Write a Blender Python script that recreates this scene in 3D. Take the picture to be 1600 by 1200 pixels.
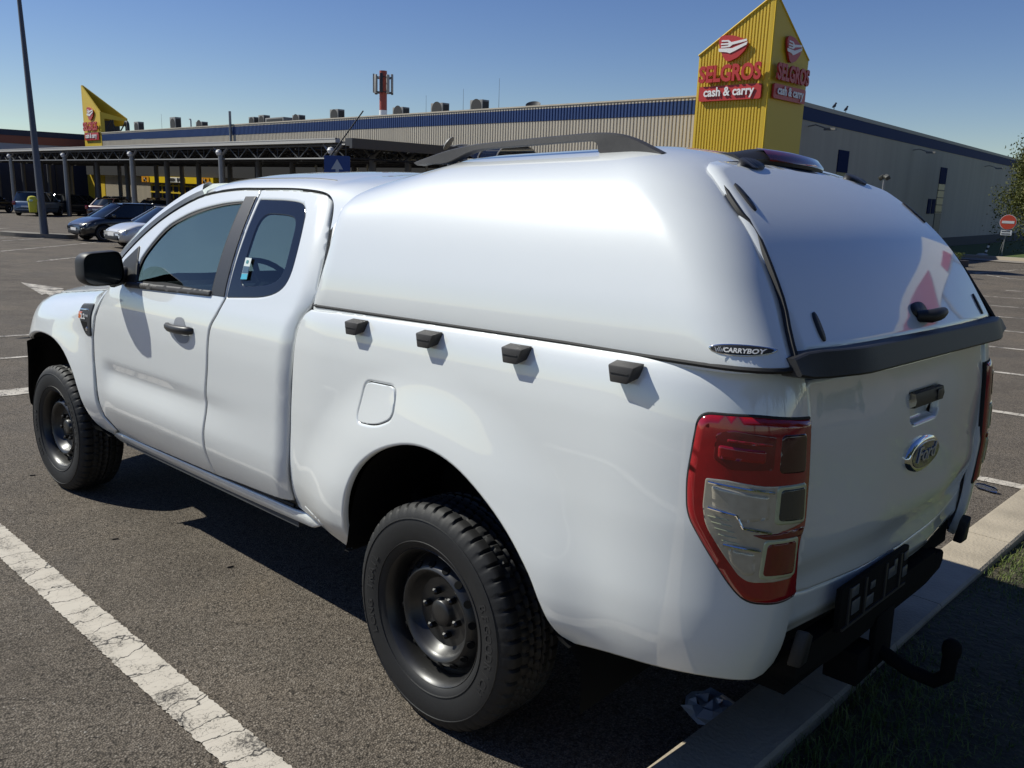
import bpy, bmesh, math, random
from mathutils import Vector, Matrix
from mathutils.geometry import delaunay_2d_cdt
random.seed(7)
for o in list(bpy.data.objects): bpy.data.objects.remove(o)
SC=bpy.context.scene
COL=SC.collection
R=math.radians

# ---------------------------------------------------------------- frame
# The bay the pickup stands in slopes about two degrees; TILT turns the bay's own
# axes (x to the front of the truck, y to its left) into world axes.
TILT=Matrix(((0.9995362398,0.0003703631,0.0304494360,0),(0.0003703631,0.9997042247,-0.0243171954,0),
             (-0.0304494360,0.0243171954,0.9992404645,0),(0,0,0,1)))

# ---------------------------------------------------------------- camera
def set_camera():
    cd=bpy.data.cameras.new('camera'); co=bpy.data.objects.new('camera',cd); COL.objects.link(co)
    yaw,pitch,roll=-0.8077,0.1821,-0.0286
    f=Vector((math.cos(yaw)*math.cos(pitch),math.sin(yaw)*math.cos(pitch),-math.sin(pitch)))
    r=Vector((math.sin(yaw),-math.cos(yaw),0)); d=f.cross(r)
    c,s=math.cos(roll),math.sin(roll)
    r2=c*r+s*d; d2=-s*r+c*d
    m=Matrix((( r2.x,-d2.x,-f.x,-1.8531),(r2.y,-d2.y,-f.y,2.4879),(r2.z,-d2.z,-f.z,1.5452),(0,0,0,1)))
    co.matrix_world=TILT@m
    cd.sensor_width=36; cd.lens=36*1324.9/1600; cd.clip_start=.05; cd.clip_end=2000
    SC.camera=co
set_camera()

# ---------------------------------------------------------------- light
SUN_DIR=(TILT.to_3x3()@Vector((-.85,-.49,-1.0))).normalized()     # the way the light travels
SUN_EL=math.asin(-SUN_DIR.z); SUN_AZ=math.atan2(-SUN_DIR.x,-SUN_DIR.y)
def set_light():
    w=bpy.data.worlds.new('World'); SC.world=w; w.use_nodes=True
    nt=w.node_tree; bg=nt.nodes['Background']
    sky=nt.nodes.new('ShaderNodeTexSky'); sky.sky_type='NISHITA'; sky.sun_disc=False
    sky.sun_elevation=SUN_EL; sky.sun_rotation=SUN_AZ; sky.altitude=100
    sky.air_density=1.0; sky.dust_density=.05; sky.ozone_density=3.0
    hs=nt.nodes.new('ShaderNodeHueSaturation'); hs.inputs['Saturation'].default_value=1.2; hs.inputs['Hue'].default_value=.518
    nt.links.new(sky.outputs[0],hs.inputs['Color']); nt.links.new(hs.outputs[0],bg.inputs[0]); bg.inputs[1].default_value=.085
    ld=bpy.data.lights.new('sun','SUN'); ld.energy=5.0; ld.angle=R(.5); ld.color=(1,.985,.89)
    lo=bpy.data.objects.new('sun',ld); COL.objects.link(lo)
    lo.rotation_euler=SUN_DIR.to_track_quat('-Z','Y').to_euler(); lo.location=(30,14,40)
set_light()
SC.view_settings.view_transform='Standard'; SC.view_settings.look='None'
SC.view_settings.exposure=0.0; SC.view_settings.gamma=1
SC.render.engine='CYCLES'

# ---------------------------------------------------------------- helpers
def tag(o,label=None,cat=None,group=None,kind=None):
    if label: o['label']=label
    if cat: o['category']=cat
    if group: o['group']=group
    if kind: o['kind']=kind
    return o
def empty(name,mat,label,cat,group=None):
    o=bpy.data.objects.new(name,None); COL.objects.link(o); o.matrix_world=mat if isinstance(mat,Matrix) else Matrix.Translation(mat)
    o.empty_display_size=.2
    return tag(o,label,cat,group)
def link(name,me,mat=None,parent=None,smooth=40):
    if mat is not None and not me.materials: me.materials.append(mat)
    if smooth:
        bm=bmesh.new(); bm.from_mesh(me)
        a=R(smooth)
        for f in bm.faces: f.smooth=True
        for e in bm.edges:
            if len(e.link_faces)==2 and e.calc_face_angle(0)>a: e.smooth=False
        bm.to_mesh(me); bm.free()
    o=bpy.data.objects.new(name,me); COL.objects.link(o)
    if parent is not None: o.parent=parent
    return o
class MB:
    """collects boxes, prisms, tubes and sheets into one mesh"""
    def __init__(s): s.v=[]; s.f=[]
    def add(s,v,f):
        n=len(s.v); s.v+= [tuple(p) for p in v]; s.f+=[tuple(i+n for i in q) for q in f]; return s
    def box(s,c,d,m=None):
        v=[Vector(((i&1)-.5,((i>>1)&1)-.5,(i>>2)-.5)) for i in range(8)]
        v=[Vector((p.x*d[0],p.y*d[1],p.z*d[2])) for p in v]
        if m: v=[m@p for p in v]
        v=[p+Vector(c) for p in v]
        return s.add(v,[(0,2,3,1),(4,5,7,6),(0,1,5,4),(2,6,7,3),(0,4,6,2),(1,3,7,5)])
    def hexa(s,v): return s.add(v,[(0,3,2,1),(4,5,6,7),(0,1,5,4),(1,2,6,5),(2,3,7,6),(3,0,4,7)])
    def prism(s,poly,a,b):
        """poly: list of 3D points; a,b: offsets for the two ends"""
        n=len(poly); a=Vector(a); b=Vector(b)
        v=[Vector(p)+a for p in poly]+[Vector(p)+b for p in poly]
        return s.add(v,[tuple(range(n))[::-1],tuple(range(n,2*n))]+[(i,(i+1)%n,n+(i+1)%n,n+i) for i in range(n)])
    def tube(s,pts,r,seg=8,caps=True):
        pts=[Vector(p) for p in pts]; rs=r if isinstance(r,(list,tuple)) else [r]*len(pts)
        v=[];f=[]; up=None
        for i,p in enumerate(pts):
            t=(pts[min(i+1,len(pts)-1)]-pts[max(i-1,0)]).normalized()
            if up is None or abs(up.dot(t))>.98: up=Vector((0,0,1)) if abs(t.z)<.9 else Vector((1,0,0))
            a=t.cross(up).normalized(); b=a.cross(t); up=b
            for k in range(seg):
                w=2*math.pi*k/seg; v.append(p+(a*math.cos(w)+b*math.sin(w))*rs[i])
        for i in range(len(pts)-1):
            for k in range(seg):
                k2=(k+1)%seg; f.append((i*seg+k,i*seg+k2,(i+1)*seg+k2,(i+1)*seg+k))
        if caps: f.append(tuple(range(seg))[::-1]); f.append(tuple(range((len(pts)-1)*seg,len(pts)*seg)))
        return s.add(v,f)
    def cyl(s,a,b,r,seg=16): return s.tube([a,b],r,seg)
    def lathe(s,prof,c,axis='z',seg=24,rfun=None):
        """prof: (radius, height) pairs round an axis"""
        v=[];f=[];n=len(prof); c=Vector(c)
        for k in range(seg):
            w=2*math.pi*k/seg
            for j,(r,h) in enumerate(prof):
                if rfun: r,h=rfun(j,k,r,h)
                x,y=r*math.cos(w),r*math.sin(w)
                v.append(c+(Vector((x,y,h)) if axis=='z' else Vector((x,h,y)) if axis=='y' else Vector((h,x,y))))
        for k in range(seg):
            k2=(k+1)%seg
            for j in range(n-1): f.append((k*n+j,k2*n+j,k2*n+j+1,k*n+j+1))
        return s.add(v,f)
    def grid(s,rows):
        n=len(rows[0]); v=[p for r in rows for p in r]
        return s.add(v,[(i*n+j,i*n+j+1,(i+1)*n+j+1,(i+1)*n+j) for i in range(len(rows)-1) for j in range(n-1)])
    def mirror_y(s):
        n=len(s.v); s.v+= [(x,-y,z) for x,y,z in s.v[:n]]; s.f+=[tuple(i+n for i in q[::-1]) for q in list(s.f)]; return s
    def build2(s,name,*a,**k):
        """this piece and its mirror image on the other side, two objects"""
        t=MB(); t.v=[(x,-y,z) for x,y,z in s.v]; t.f=[q[::-1] for q in s.f]
        return s.build(name,*a,**k),t.build(name,*a,**k)
    def mesh(s,name):
        me=bpy.data.meshes.new(name); me.from_pydata(s.v,[],s.f); me.validate(); me.update(); return me
    def build(s,name,mat,parent=None,smooth=40,fix=True,bevel=0):
        me=s.mesh(name)
        if fix or bevel:
            bm=bmesh.new(); bm.from_mesh(me)
            bmesh.ops.remove_doubles(bm,verts=bm.verts,dist=1e-5)
            if fix: bmesh.ops.recalc_face_normals(bm,faces=bm.faces)
            if bevel: bmesh.ops.bevel(bm,geom=[e for e in bm.edges if e.is_manifold and e.calc_face_angle(0)>R(30)],offset=bevel,segments=2,profile=.5,affect='EDGES',clamp_overlap=True)
            bm.to_mesh(me); bm.free()
        return link(name,me,mat,parent,smooth)
def text_mb(body,o,r,u,h,width=None,depth=.02,fat=.0,align='CENTER',shear=0):
    """lettering as real geometry: o centre of the baseline, r/u reading and up directions, h capital height"""
    cu=bpy.data.curves.new('lettering','FONT'); cu.body=body; cu.size=1; cu.align_x=align; cu.extrude=.0; cu.offset=fat; cu.shear=shear; cu.resolution_u=3
    ob=bpy.data.objects.new('lettering',cu); COL.objects.link(ob)
    me=bpy.data.meshes.new_from_object(ob); bpy.data.objects.remove(ob); bpy.data.curves.remove(cu)
    xs=[v.co.x for v in me.vertices]; w=max(xs)-min(xs); x0=(max(xs)+min(xs))/2 if align=='CENTER' else min(xs)
    sy=h/.69; sx=sy if width is None else width/w
    r=Vector(r).normalized(); u=Vector(u).normalized(); n=r.cross(u); o=Vector(o)
    mb=MB(); P=[o+r*((v.co.x-x0)*sx)+u*(v.co.y*sy) for v in me.vertices]; k=len(P)
    F=[tuple(p.vertices) for p in me.polygons]
    cnt={}
    for f in F:
        for i in range(len(f)):
            e=(f[i],f[(i+1)%len(f)]); cnt[e]=cnt.get(e,0)+1
    S=[(a,b,b+k,a+k) for (a,b) in cnt if (b,a) not in cnt]
    mb.add([p+n*depth for p in P]+P,F+[tuple(reversed(q)) for q in S])
    bpy.data.meshes.remove(me)
    return mb

# ---------------------------------------------------------------- materials
def mat(name,col,rough=.5,metal=0,coat=0,spec=.5,noise=None,bump=None,**kw):
    m=bpy.data.materials.new(name); m.use_nodes=True; nt=m.node_tree; b=nt.nodes['Principled BSDF']
    b.inputs['Base Color'].default_value=(*col,1); b.inputs['Roughness'].default_value=rough
    b.inputs['Metallic'].default_value=metal; b.inputs['Coat Weight'].default_value=coat; b.inputs['Coat Roughness'].default_value=kw.get('coat_rough',.03)
    b.inputs['Specular IOR Level'].default_value=spec; b.inputs['Coat IOR'].default_value=kw.get('coat_ior',1.5)
    tc=nt.nodes.new('ShaderNodeTexCoord')
    if noise:
        sc,amt=noise
        n=nt.nodes.new('ShaderNodeTexNoise'); n.inputs['Scale'].default_value=sc; n.inputs['Detail'].default_value=5
        if kw.get('streak'):
            mp=nt.nodes.new('ShaderNodeMapping'); mp.inputs['Scale'].default_value=(1,1,kw['streak']); nt.links.new(tc.outputs['Object'],mp.inputs[0]); nt.links.new(mp.outputs[0],n.inputs['Vector'])
        else: nt.links.new(tc.outputs['Object'],n.inputs['Vector'])
        mx=nt.nodes.new('ShaderNodeMix'); mx.data_type='RGBA'
        mx.inputs['A'].default_value=(*[c*(1-amt) for c in col],1); mx.inputs['B'].default_value=(*[min(1,c*(1+amt)) for c in col],1)
        nt.links.new(n.outputs['Fac'],mx.inputs['Factor']); nt.links.new(mx.outputs['Result'],b.inputs['Base Color'])
    if bump:
        sc,st,di=bump
        n2=nt.nodes.new('ShaderNodeTexNoise'); n2.inputs['Scale'].default_value=sc; n2.inputs['Detail'].default_value=3
        nt.links.new(tc.outputs['Object'],n2.inputs['Vector'])
        bp=nt.nodes.new('ShaderNodeBump'); bp.inputs['Strength'].default_value=st; bp.inputs['Distance'].default_value=di
        nt.links.new(n2.outputs['Fac'],bp.inputs['Height']); nt.links.new(bp.outputs['Normal'],b.inputs['Normal'])
    return m
def glass_mat(name,tint,refl=1.0,rough=0.0):
    m=bpy.data.materials.new(name); m.use_nodes=True; nt=m.node_tree; nt.nodes.remove(nt.nodes['Principled BSDF'])
    out=nt.nodes['Material Output']
    tr=nt.nodes.new('ShaderNodeBsdfTransparent'); tr.inputs[0].default_value=(*tint,1)
    gl=nt.nodes.new('ShaderNodeBsdfGlossy'); gl.inputs['Roughness'].default_value=rough; gl.inputs[0].default_value=(refl,refl,refl,1)
    fr=nt.nodes.new('ShaderNodeFresnel'); fr.inputs['IOR'].default_value=1.6
    mx=nt.nodes.new('ShaderNodeMixShader')
    nt.links.new(fr.outputs[0],mx.inputs[0]); nt.links.new(tr.outputs[0],mx.inputs[1]); nt.links.new(gl.outputs[0],mx.inputs[2]); nt.links.new(mx.outputs[0],out.inputs[0])
    return m
M={}
M['paint']=mat('white_paint',(.775,.80,.79),.34,0,1.0,noise=(3.0,.012),coat_rough=.02,coat_ior=1.75)
def road_dust(m,z0,z1,amt,col=(.30,.26,.20)):
    # a film of dried road dust on the lowest part of the body
    nt=m.node_tree; b=nt.nodes['Principled BSDF']; L=nt.links.new
    tc=nt.nodes.new('ShaderNodeTexCoord'); sp=nt.nodes.new('ShaderNodeSeparateXYZ'); L(tc.outputs['Object'],sp.inputs[0])
    mr=nt.nodes.new('ShaderNodeMapRange'); mr.inputs['From Min'].default_value=z1; mr.inputs['From Max'].default_value=z0; L(sp.outputs['Z'],mr.inputs['Value'])
    n=nt.nodes.new('ShaderNodeTexNoise'); n.inputs['Scale'].default_value=9; n.inputs['Detail'].default_value=8; n.inputs['Roughness'].default_value=.7; L(tc.outputs['Object'],n.inputs[0])
    k=nt.nodes.new('ShaderNodeMath'); k.operation='MULTIPLY'; L(mr.outputs[0],k.inputs[0]); L(n.outputs['Fac'],k.inputs[1])
    k2=nt.nodes.new('ShaderNodeMath'); k2.operation='MULTIPLY'; k2.inputs[1].default_value=amt*2; L(k.outputs[0],k2.inputs[0])
    mx=nt.nodes.new('ShaderNodeMix'); mx.data_type='RGBA'; src=b.inputs['Base Color'].links[0].from_socket
    L(k2.outputs[0],mx.inputs['Factor']); L(src,mx.inputs['A']); mx.inputs['B'].default_value=(*col,1); L(mx.outputs['Result'],b.inputs['Base Color'])
road_dust(M['paint'],.40,.72,.20)
M['gelcoat']=mat('white_gelcoat',(.775,.80,.79),.34,0,1.0,noise=(5.0,.012),coat_rough=.035,coat_ior=1.7,bump=(26,.012,.01))
M['black_plastic']=mat('black_plastic',(.018,.018,.019),.5,0,0,bump=(300,.15,.002))
M['grey_plastic']=mat('weathered_black_plastic',(.045,.042,.04),.55,0,0,noise=(60,.25),bump=(300,.15,.002))
M['trim']=mat('pillar_trim',(.035,.034,.034),.42,0,0,noise=(120,.15))
M['rubber']=mat('rubber',(.012,.012,.0125),.72,0,0,noise=(40,.3),bump=(200,.2,.002))
M['sidewall']=mat('tyre_sidewall',(.0095,.0095,.0098),.66,0,0,noise=(25,.35),bump=(160,.15,.002))
M['steel']=mat('painted_steel_wheel',(.016,.0155,.015),.40,.0,.25,noise=(20,.35),coat_rough=.3)
M['nut']=mat('wheel_nut',(.05,.05,.05),.35,.9)
M['dark']=mat('underbody',(.008,.008,.008),.9,0,0,spec=.12,noise=(9,.4))
M['interior']=mat('interior_trim',(.055,.057,.06),.7,noise=(30,.2))
M['seat']=mat('seat_fabric',(.06,.062,.066),.9,noise=(90,.35))
M['chrome']=mat('chrome',(.75,.76,.78),.08,1)
M['glass']=glass_mat('side_glass',(.11,.165,.195),.8)
M['glass_clear']=glass_mat('clear_glass',(.78,.84,.84))
M['glass_dark']=mat('dark_glass',(.012,.017,.02),.06,0,0,spec=.7)
M['frit']=mat('black_frit_glass',(.012,.014,.018),.10,0,0,spec=.6)
M['red_lens']=mat('red_lens',(.30,.006,.010),.12,0,1,noise=(30,.25))
M['red_deep']=mat('deep_red_lens',(.16,.004,.007),.12,0,1,noise=(30,.3))
M['red_dark']=mat('smoked_lens',(.05,.006,.006),.1,0,1)
M['lens_clear']=mat('clear_reflector',(.52,.475,.375),.24,.30,1,noise=(45,.25))
M['lens_frame']=mat('lens_frame',(.50,.53,.33),.3,.2,1)
M['lens_dark']=mat('reverse_lamp',(.045,.05,.045),.12,.2,1)
M['lens_head']=mat('headlight_lens',(.25,.26,.27),.12,.4,1)
M['amber']=mat('amber_lens',(.62,.13,.01),.25,0,1)
M['white_plastic']=mat('white_lettering',(.75,.75,.74),.5)
M['silver_mark']=mat('silver_mark',(.55,.55,.55),.35,.6)
# ---------------------------------------------------------------- panels cut from a curved surface
def resample(poly,step,closed=True):
    out=[]; n=len(poly)
    for i in range(n if closed else n-1):
        a,b=poly[i],poly[(i+1)%n]; L=math.hypot(b[0]-a[0],b[1]-a[1]); k=max(1,int(math.ceil(L/step)))
        for j in range(k): out.append((a[0]+(b[0]-a[0])*j/k,a[1]+(b[1]-a[1])*j/k))
    return out
def fillet(poly,r):
    out=[]; n=len(poly)
    for i in range(n):
        p0,p1,p2=poly[i-1],poly[i],poly[(i+1)%n]
        rr=r[i] if isinstance(r,(list,tuple)) else r
        if rr<=0: out.append(p1); continue
        def cut(q):
            L=math.hypot(q[0]-p1[0],q[1]-p1[1]); t=min(rr,L*.48)/max(L,1e-9)
            return (p1[0]+(q[0]-p1[0])*t,p1[1]+(q[1]-p1[1])*t)
        a,b=cut(p0),cut(p2)
        for k in range(7):
            t=k/6; out.append(((1-t)**2*a[0]+2*t*(1-t)*p1[0]+t*t*b[0],(1-t)**2*a[1]+2*t*(1-t)*p1[1]+t*t*b[1]))
    return out
def spline(pts,k=6):
    """open Catmull-Rom through 2D points"""
    out=[]; n=len(pts)
    for i in range(n-1):
        p0=pts[max(0,i-1)];p1=pts[i];p2=pts[i+1];p3=pts[min(n-1,i+2)]
        for j in range(k):
            t=j/k
            out.append(tuple(.5*((2*p1[c])+(-p0[c]+p2[c])*t+(2*p0[c]-5*p1[c]+4*p2[c]-p3[c])*t*t+(-p0[c]+3*p1[c]-3*p2[c]+p3[c])*t**3) for c in range(len(p1))))
    out.append(tuple(pts[-1])); return out
def inside(p,poly):
    x,y=p; c=False; j=len(poly)-1
    for i in range(len(poly)):
        xi,yi=poly[i]; xj,yj=poly[j]
        if (yi>y)!=(yj>y) and x<(xj-xi)*(y-yi)/(yj-yi)+xi: c=not c
        j=i
    return c
def area(p): return .5*sum(p[i-1][0]*p[i][1]-p[i][0]*p[i-1][1] for i in range(len(p)))
def panel_mb(outline,surf,ref,step=.03,holes=(),off=0,thick=.02,er=.004,bstep=None):
    """a sheet cut to `outline` in surface coordinates, rounded over and returned inward at its edges"""
    bstep=bstep or min(step*.7,.02)
    loops=[resample(outline,bstep)]+[resample(h,bstep) for h in holes]
    if area(loops[0])<0: loops[0].reverse()
    for i in range(1,len(loops)):
        if area(loops[i])>0: loops[i].reverse()
    pts=[];edges=[]
    for L in loops:
        b=len(pts); pts+=L; edges+=[(b+i,b+(i+1)%len(L)) for i in range(len(L))]
    nb=len(pts)
    cell={}
    for q in pts: cell.setdefault((int(q[0]//step),int(q[1]//step)),[]).append(q)
    cell2={}
    def near(q,d,cell=cell):
        cx,cy=int(q[0]//step),int(q[1]//step)
        for i in (-1,0,1):
            for j in (-1,0,1):
                for o in cell.get((cx+i,cy+j),()):
                    if (o[0]-q[0])**2+(o[1]-q[1])**2<d*d: return True
        return False
    def ok(q): return inside(q,loops[0]) and not any(inside(q,h) for h in loops[1:])
    extra=[]
    if er>0:
        for L in loops:
            n=len(L)
            for i in range(n):
                dx,dy=L[(i+1)%n][0]-L[i-1][0],L[(i+1)%n][1]-L[i-1][1]; l=math.hypot(dx,dy)
                if l<1e-9: continue
                for e in (er*2.2,er*2.2+.009):
                    q=(L[i][0]-dy/l*e,L[i][1]+dx/l*e)
                    if ok(q) and not near(q,e*.8): extra.append(q); cell2.setdefault((int(q[0]//step),int(q[1]//step)),[]).append(q)
    xs=[q[0] for q in loops[0]]; ys=[q[1] for q in loops[0]]
    i0,i1=int(min(xs)//step),int(max(xs)//step)+1; j0,j1=int(min(ys)//step),int(max(ys)//step)+1
    for i in range(i0,i1+1):
        for j in range(j0,j1+1):
            q=(i*step+(step*.5 if j&1 else 0),j*step)
            if ok(q) and not near(q,max(step*.5,er*3.2)) and not near(q,step*.35,cell2): extra.append(q)
    V,E,F,ov,_,_=delaunay_2d_cdt([Vector(q) for q in pts+extra],edges,[],0,1e-7)
    isb=[any(k<nb for k in ov[i]) for i in range(len(V))]
    faces=[]
    for f in F:
        c=(sum(V[i].x for i in f)/len(f),sum(V[i].y for i in f)/len(f))
        if ok(c): faces.append(tuple(f))
    P=[];N=[]; h=.002; ref=Vector(ref)
    for v in V:
        p=Vector(surf(v.x,v.y)); du=Vector(surf(v.x+h,v.y))-Vector(surf(v.x-h,v.y)); dv=Vector(surf(v.x,v.y+h))-Vector(surf(v.x,v.y-h))
        n=du.cross(dv)
        n=n.normalized() if n.length>1e-12 else ref.copy()
        if n.dot(ref)<0: n=-n
        P.append(p+n*off); N.append(n)
    top=[P[i]-N[i]*er if isb[i] else P[i] for i in range(len(P))]
    mb=MB(); v=list(top); ff=[]
    # winding
    for f in faces:
        a,b,c=top[f[0]],top[f[1]],top[f[2]]
        nn=(b-a).cross(c-a)
        ff.append(f if nn.dot(N[f[0]])>=0 else f[::-1])
    nrm=list(N)
    if thick>0:
        cnt={}
        for f in ff:
            for i in range(len(f)):
                e=(f[i],f[(i+1)%len(f)]); cnt[e]=1
        mp={}
        for (a,b) in list(cnt):
            if (b,a) not in cnt:
                t=(top[b]-top[a]).cross(N[a])
                for q in (a,b):
                    if q not in mp: mp[q]=len(v); v.append(top[q]-N[q]*thick); nrm.append(Vector((0,0,0)))
                    nrm[mp[q]]=nrm[mp[q]]+t
                ff.append((b,a,mp[a],mp[b]))
    if thick>0:
        for q,w in mp.items():
            t=nrm[w].normalized() if nrm[w].length>1e-12 else N[q]
            nrm[w]=t
            if er>0: nrm[q]=(N[q]+t*.9).normalized()
    mb.add(v,ff); mb.n=nrm
    return mb
def set_normals(o,n):
    o.data.normals_split_custom_set_from_vertices([tuple(q) for q in n])
def panel(name,outline,surf,ref,material,parent,mirror=False,smooth=50,**kw):
    mb=panel_mb(outline,surf,ref,**kw)
    o=mb.build(name,material,parent,smooth,fix=False); set_normals(o,mb.n)
    if mirror:
        m2=MB(); m2.v=[(x,-y,z) for x,y,z in mb.v]; m2.f=[q[::-1] for q in mb.f]
        o2=m2.build(name,material,parent,smooth,fix=False); set_normals(o2,[(q.x,-q.y,q.z) for q in mb.n])
        return o,o2
    return o

# ---------------------------------------------------------------- the pickup's surfaces
def lin(xs, ys, x):
    # monotone-ish smooth interpolation (Catmull-Rom with clamped ends)
    n=len(xs)
    if x<=xs[0]: return ys[0]
    if x>=xs[-1]: return ys[-1]
    i=0
    while x>xs[i+1]: i+=1
    h=xs[i+1]-xs[i]; t=(x-xs[i])/h
    def m(k):
        if k==0: return (ys[1]-ys[0])/(xs[1]-xs[0])
        if k==n-1: return (ys[-1]-ys[-2])/(xs[-1]-xs[-2])
        d0=(ys[k]-ys[k-1])/(xs[k]-xs[k-1]); d1=(ys[k+1]-ys[k])/(xs[k+1]-xs[k])
        if d0*d1<=0: return 0.0
        return 2*d0*d1/(d0+d1)
    m0=m(i); m1=m(i+1)
    return (2*t**3-3*t*t+1)*ys[i]+(t**3-2*t*t+t)*h*m0+(-2*t**3+3*t*t)*ys[i+1]+(t**3-t*t)*h*m1
def sst(a,b,x):
    t=max(0.0,min(1.0,(x-a)/(b-a))); return t*t*(3-2*t)
PZ=[.36,.43,.47,.55,.62,.70,.80,.90,1.0,1.10,1.18,1.24]
PY=[.775,.822,.846,.880,.899,.905,.905,.907,.908,.903,.889,.869]
def flare(x,z):
    o=0.0
    for cx in (0.0,3.22):
        r=math.hypot(x-cx,z-.36)
        o+=.034*(1-sst(.50,.78,r))
    return o
def fender_top(x): return 1.205-.09*(x-2.4) if x<3.3 else 1.124-.09*(x-3.3)-.10*max(0,x-3.5)**1.5
def side_y(x,z):
    """half width of the cab and front wing at station x, height z"""
    y=lin(PZ,PY,min(z,1.24))
    if z>1.24: y=.869-.305*(z-1.24)-.36*(z-1.24)**2
    # scalloped lower door
    w=sst(2.52,2.34,x)*sst(.9,1.9,x)
    s=.035 if z>.80 else .075
    y-=.016*w*math.exp(-((z-.80)/s)**2)
    y+=.005*w*math.exp(-((z-.66)/.07)**2)
    if z<1.15: y+=flare(x,z)*sst(.38,.5,z)
    if x>2.35:
        d=fender_top(x)-z
        k=sst(2.35,2.75,x)
        base=.898+flare(x,z)*sst(.38,.5,z)
        kz_=k*sst(.78,.96,z)
        if z>.78:
            f=lin([0,.02,.05,.09,.15,.25],[.165,.105,.055,.025,.006,0],max(0,d))
            y=y*(1-kz_)+kz_*(base-f) if z<=1.24 else y
    if x>3.35: y-=.30*((x-3.35)/.65)**2.2
    return y
# bed corner in plan: straight to X0, then a superellipse round to the tailgate edge
CX0,CA,CB,CN=-.66,.40,.225,2.35
YB=.905
def _corner(phi):
    c,s=math.cos(phi),math.sin(phi)
    return (CX0-CA*abs(s)**(2/CN), YB-CB+CB*abs(c)**(2/CN))
_T=[]; _L=[]
def _init():
    p=_corner(0); l=0
    for i in range(401):
        q=_corner(i/400*math.pi/2); l+=math.hypot(q[0]-p[0],q[1]-p[1]); _T.append(q); _L.append(l); p=q
_init()
UEND=CX0-_L[-1]
def plan(u):
    """plan position and outward normal at path coordinate u (=x on the straight)"""
    if u>=CX0: return u,YB,0.0,1.0
    l=CX0-u
    lo,hi=0,400
    while hi-lo>1:
        m=(lo+hi)//2
        if _L[m]<=l: lo=m
        else: hi=m
    t=(l-_L[lo])/max(1e-9,_L[hi]-_L[lo]); t=min(400.0,t)
    a,b=_T[lo],_T[hi]
    x=a[0]+(b[0]-a[0])*t; y=a[1]+(b[1]-a[1])*t
    dx,dy=b[0]-a[0],b[1]-a[1]; n=math.hypot(dx,dy)
    # path runs rearward/inward; outward normal
    # smooth the normal between segments
    i0,i1=max(0,lo-3),min(400,hi+3)
    dx=_T[i1][0]-_T[i0][0]; dy=_T[i1][1]-_T[i0][1]; n=math.hypot(dx,dy)
    return x,y,dy/n,-dx/n
BZ=[.36,.45,.50,.56,.62,.70,.80,.90,1.0,1.10,1.17,1.22,1.25,1.27]
BY=[-.10,-.060,-.038,-.018,-.006,0,.001,.003,.003,.001,-.005,-.013,-.024,-.042]
def bed(u,z):
    x,y,nx,ny=plan(u)
    o=lin(BZ,BY,z)
    o+=flare(x,z)*sst(.40,.55,z)*sst(-.80,-.5,u)*1.05
    if u>.52: o-=.022*((u-.52)/.25)**2
    # tuck the corner in a little with height so that it leans with the tailgate
    k=sst(CX0+.05,UEND,u)
    o+=k*(-.012+ .03*(.9-abs(z-.9)) -.02)
    return (x+nx*o, y+ny*o, z)
# canopy rear line
def can_rear(z): return lin([1.25,1.328,1.45,1.54,1.618,1.71,1.76,1.80],[-1.062,-1.018,-.945,-.875,-.795,-.675,-.59,-.50],z)
def can_front(z): return lin([1.25,1.35,1.45,1.53,1.60,1.66,1.74],[.685,.640,.617,.611,.622,.630,.60],z)
CW=[1.25,1.27,1.30,1.34,1.40,1.50,1.58,1.64,1.69,1.73,1.76,1.785,1.80,1.806]
CY=[.867,.8705,.8715,.869,.860,.834,.802,.766,.722,.655,.565,.43,.24,0]
def tail_x(y,z):
    x=-1.082+.06*sst(.3,1.0,abs(y)/.72)*.6
    x+=.02*sst(1.05,1.24,z)+.028*sst(.80,.62,z)
    x+=.012*math.exp(-((z-.74)/.05)**2)
    return x

def S_side(x,z): return (x,side_y(x,z),z)
def S_tail(y,z): return (tail_x(y,z),y,z)
def S_door(y,z): return (can_rear(z)+.030-.03*(1-(y/.72)**2),y,z)
def can_half(z): return lin(CW,CY,z)
def can_point(s,k):
    """canopy shell: s 0 front .. 1 rear lip, k index along the half section (0 bottom .. 1 crown)"""
    # section by arc parameter
    i=k*(len(SEC)-1); a=int(min(i,len(SEC)-2)); t=i-a
    y=SEC[a][0]*(1-t)+SEC[a+1][0]*t; z=SEC[a][1]*(1-t)+SEC[a+1][1]*t
    ny=SECN[a][0]*(1-t)+SECN[a+1][0]*t; nz=SECN[a][1]*(1-t)+SECN[a+1][1]*t
    drop=lin([0,.04,.10,.2,.34,1],[.070,.060,.046,.026,.004,0],s)*sst(1.55,1.76,z)
    d=0
    if s<.03: d=.045*(1-math.sqrt(max(0,1-(1-s/.03)**2)))
    z-=drop
    xr=lambda z: can_rear(z)+.012
    xf=can_front(z)
    s0=.84
    D=lin([1.25,1.32,1.45,1.62,1.70,1.78],[.112,.128,.155,.156,.122,.055],z)
    if s>s0:
        ph=(s-s0)/(1-s0)*math.pi/2
        d=D*(1-abs(math.cos(ph))**(2/2.3)); w=abs(math.sin(ph))**(2/2.3)
        zz=z-nz*d; yy=y-ny*d
        xe=xr(zz); xa=xe+.16
        return (xa+(xe-xa)*w, yy, zz)
    zz=z-nz*d; yy=y-ny*d
    xa=xr(zz)+.16
    return (xf+(xa-xf)*s/s0, yy, zz)
SEC=spline(list(zip(CY,CW)),6)
SECN=[]
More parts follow.
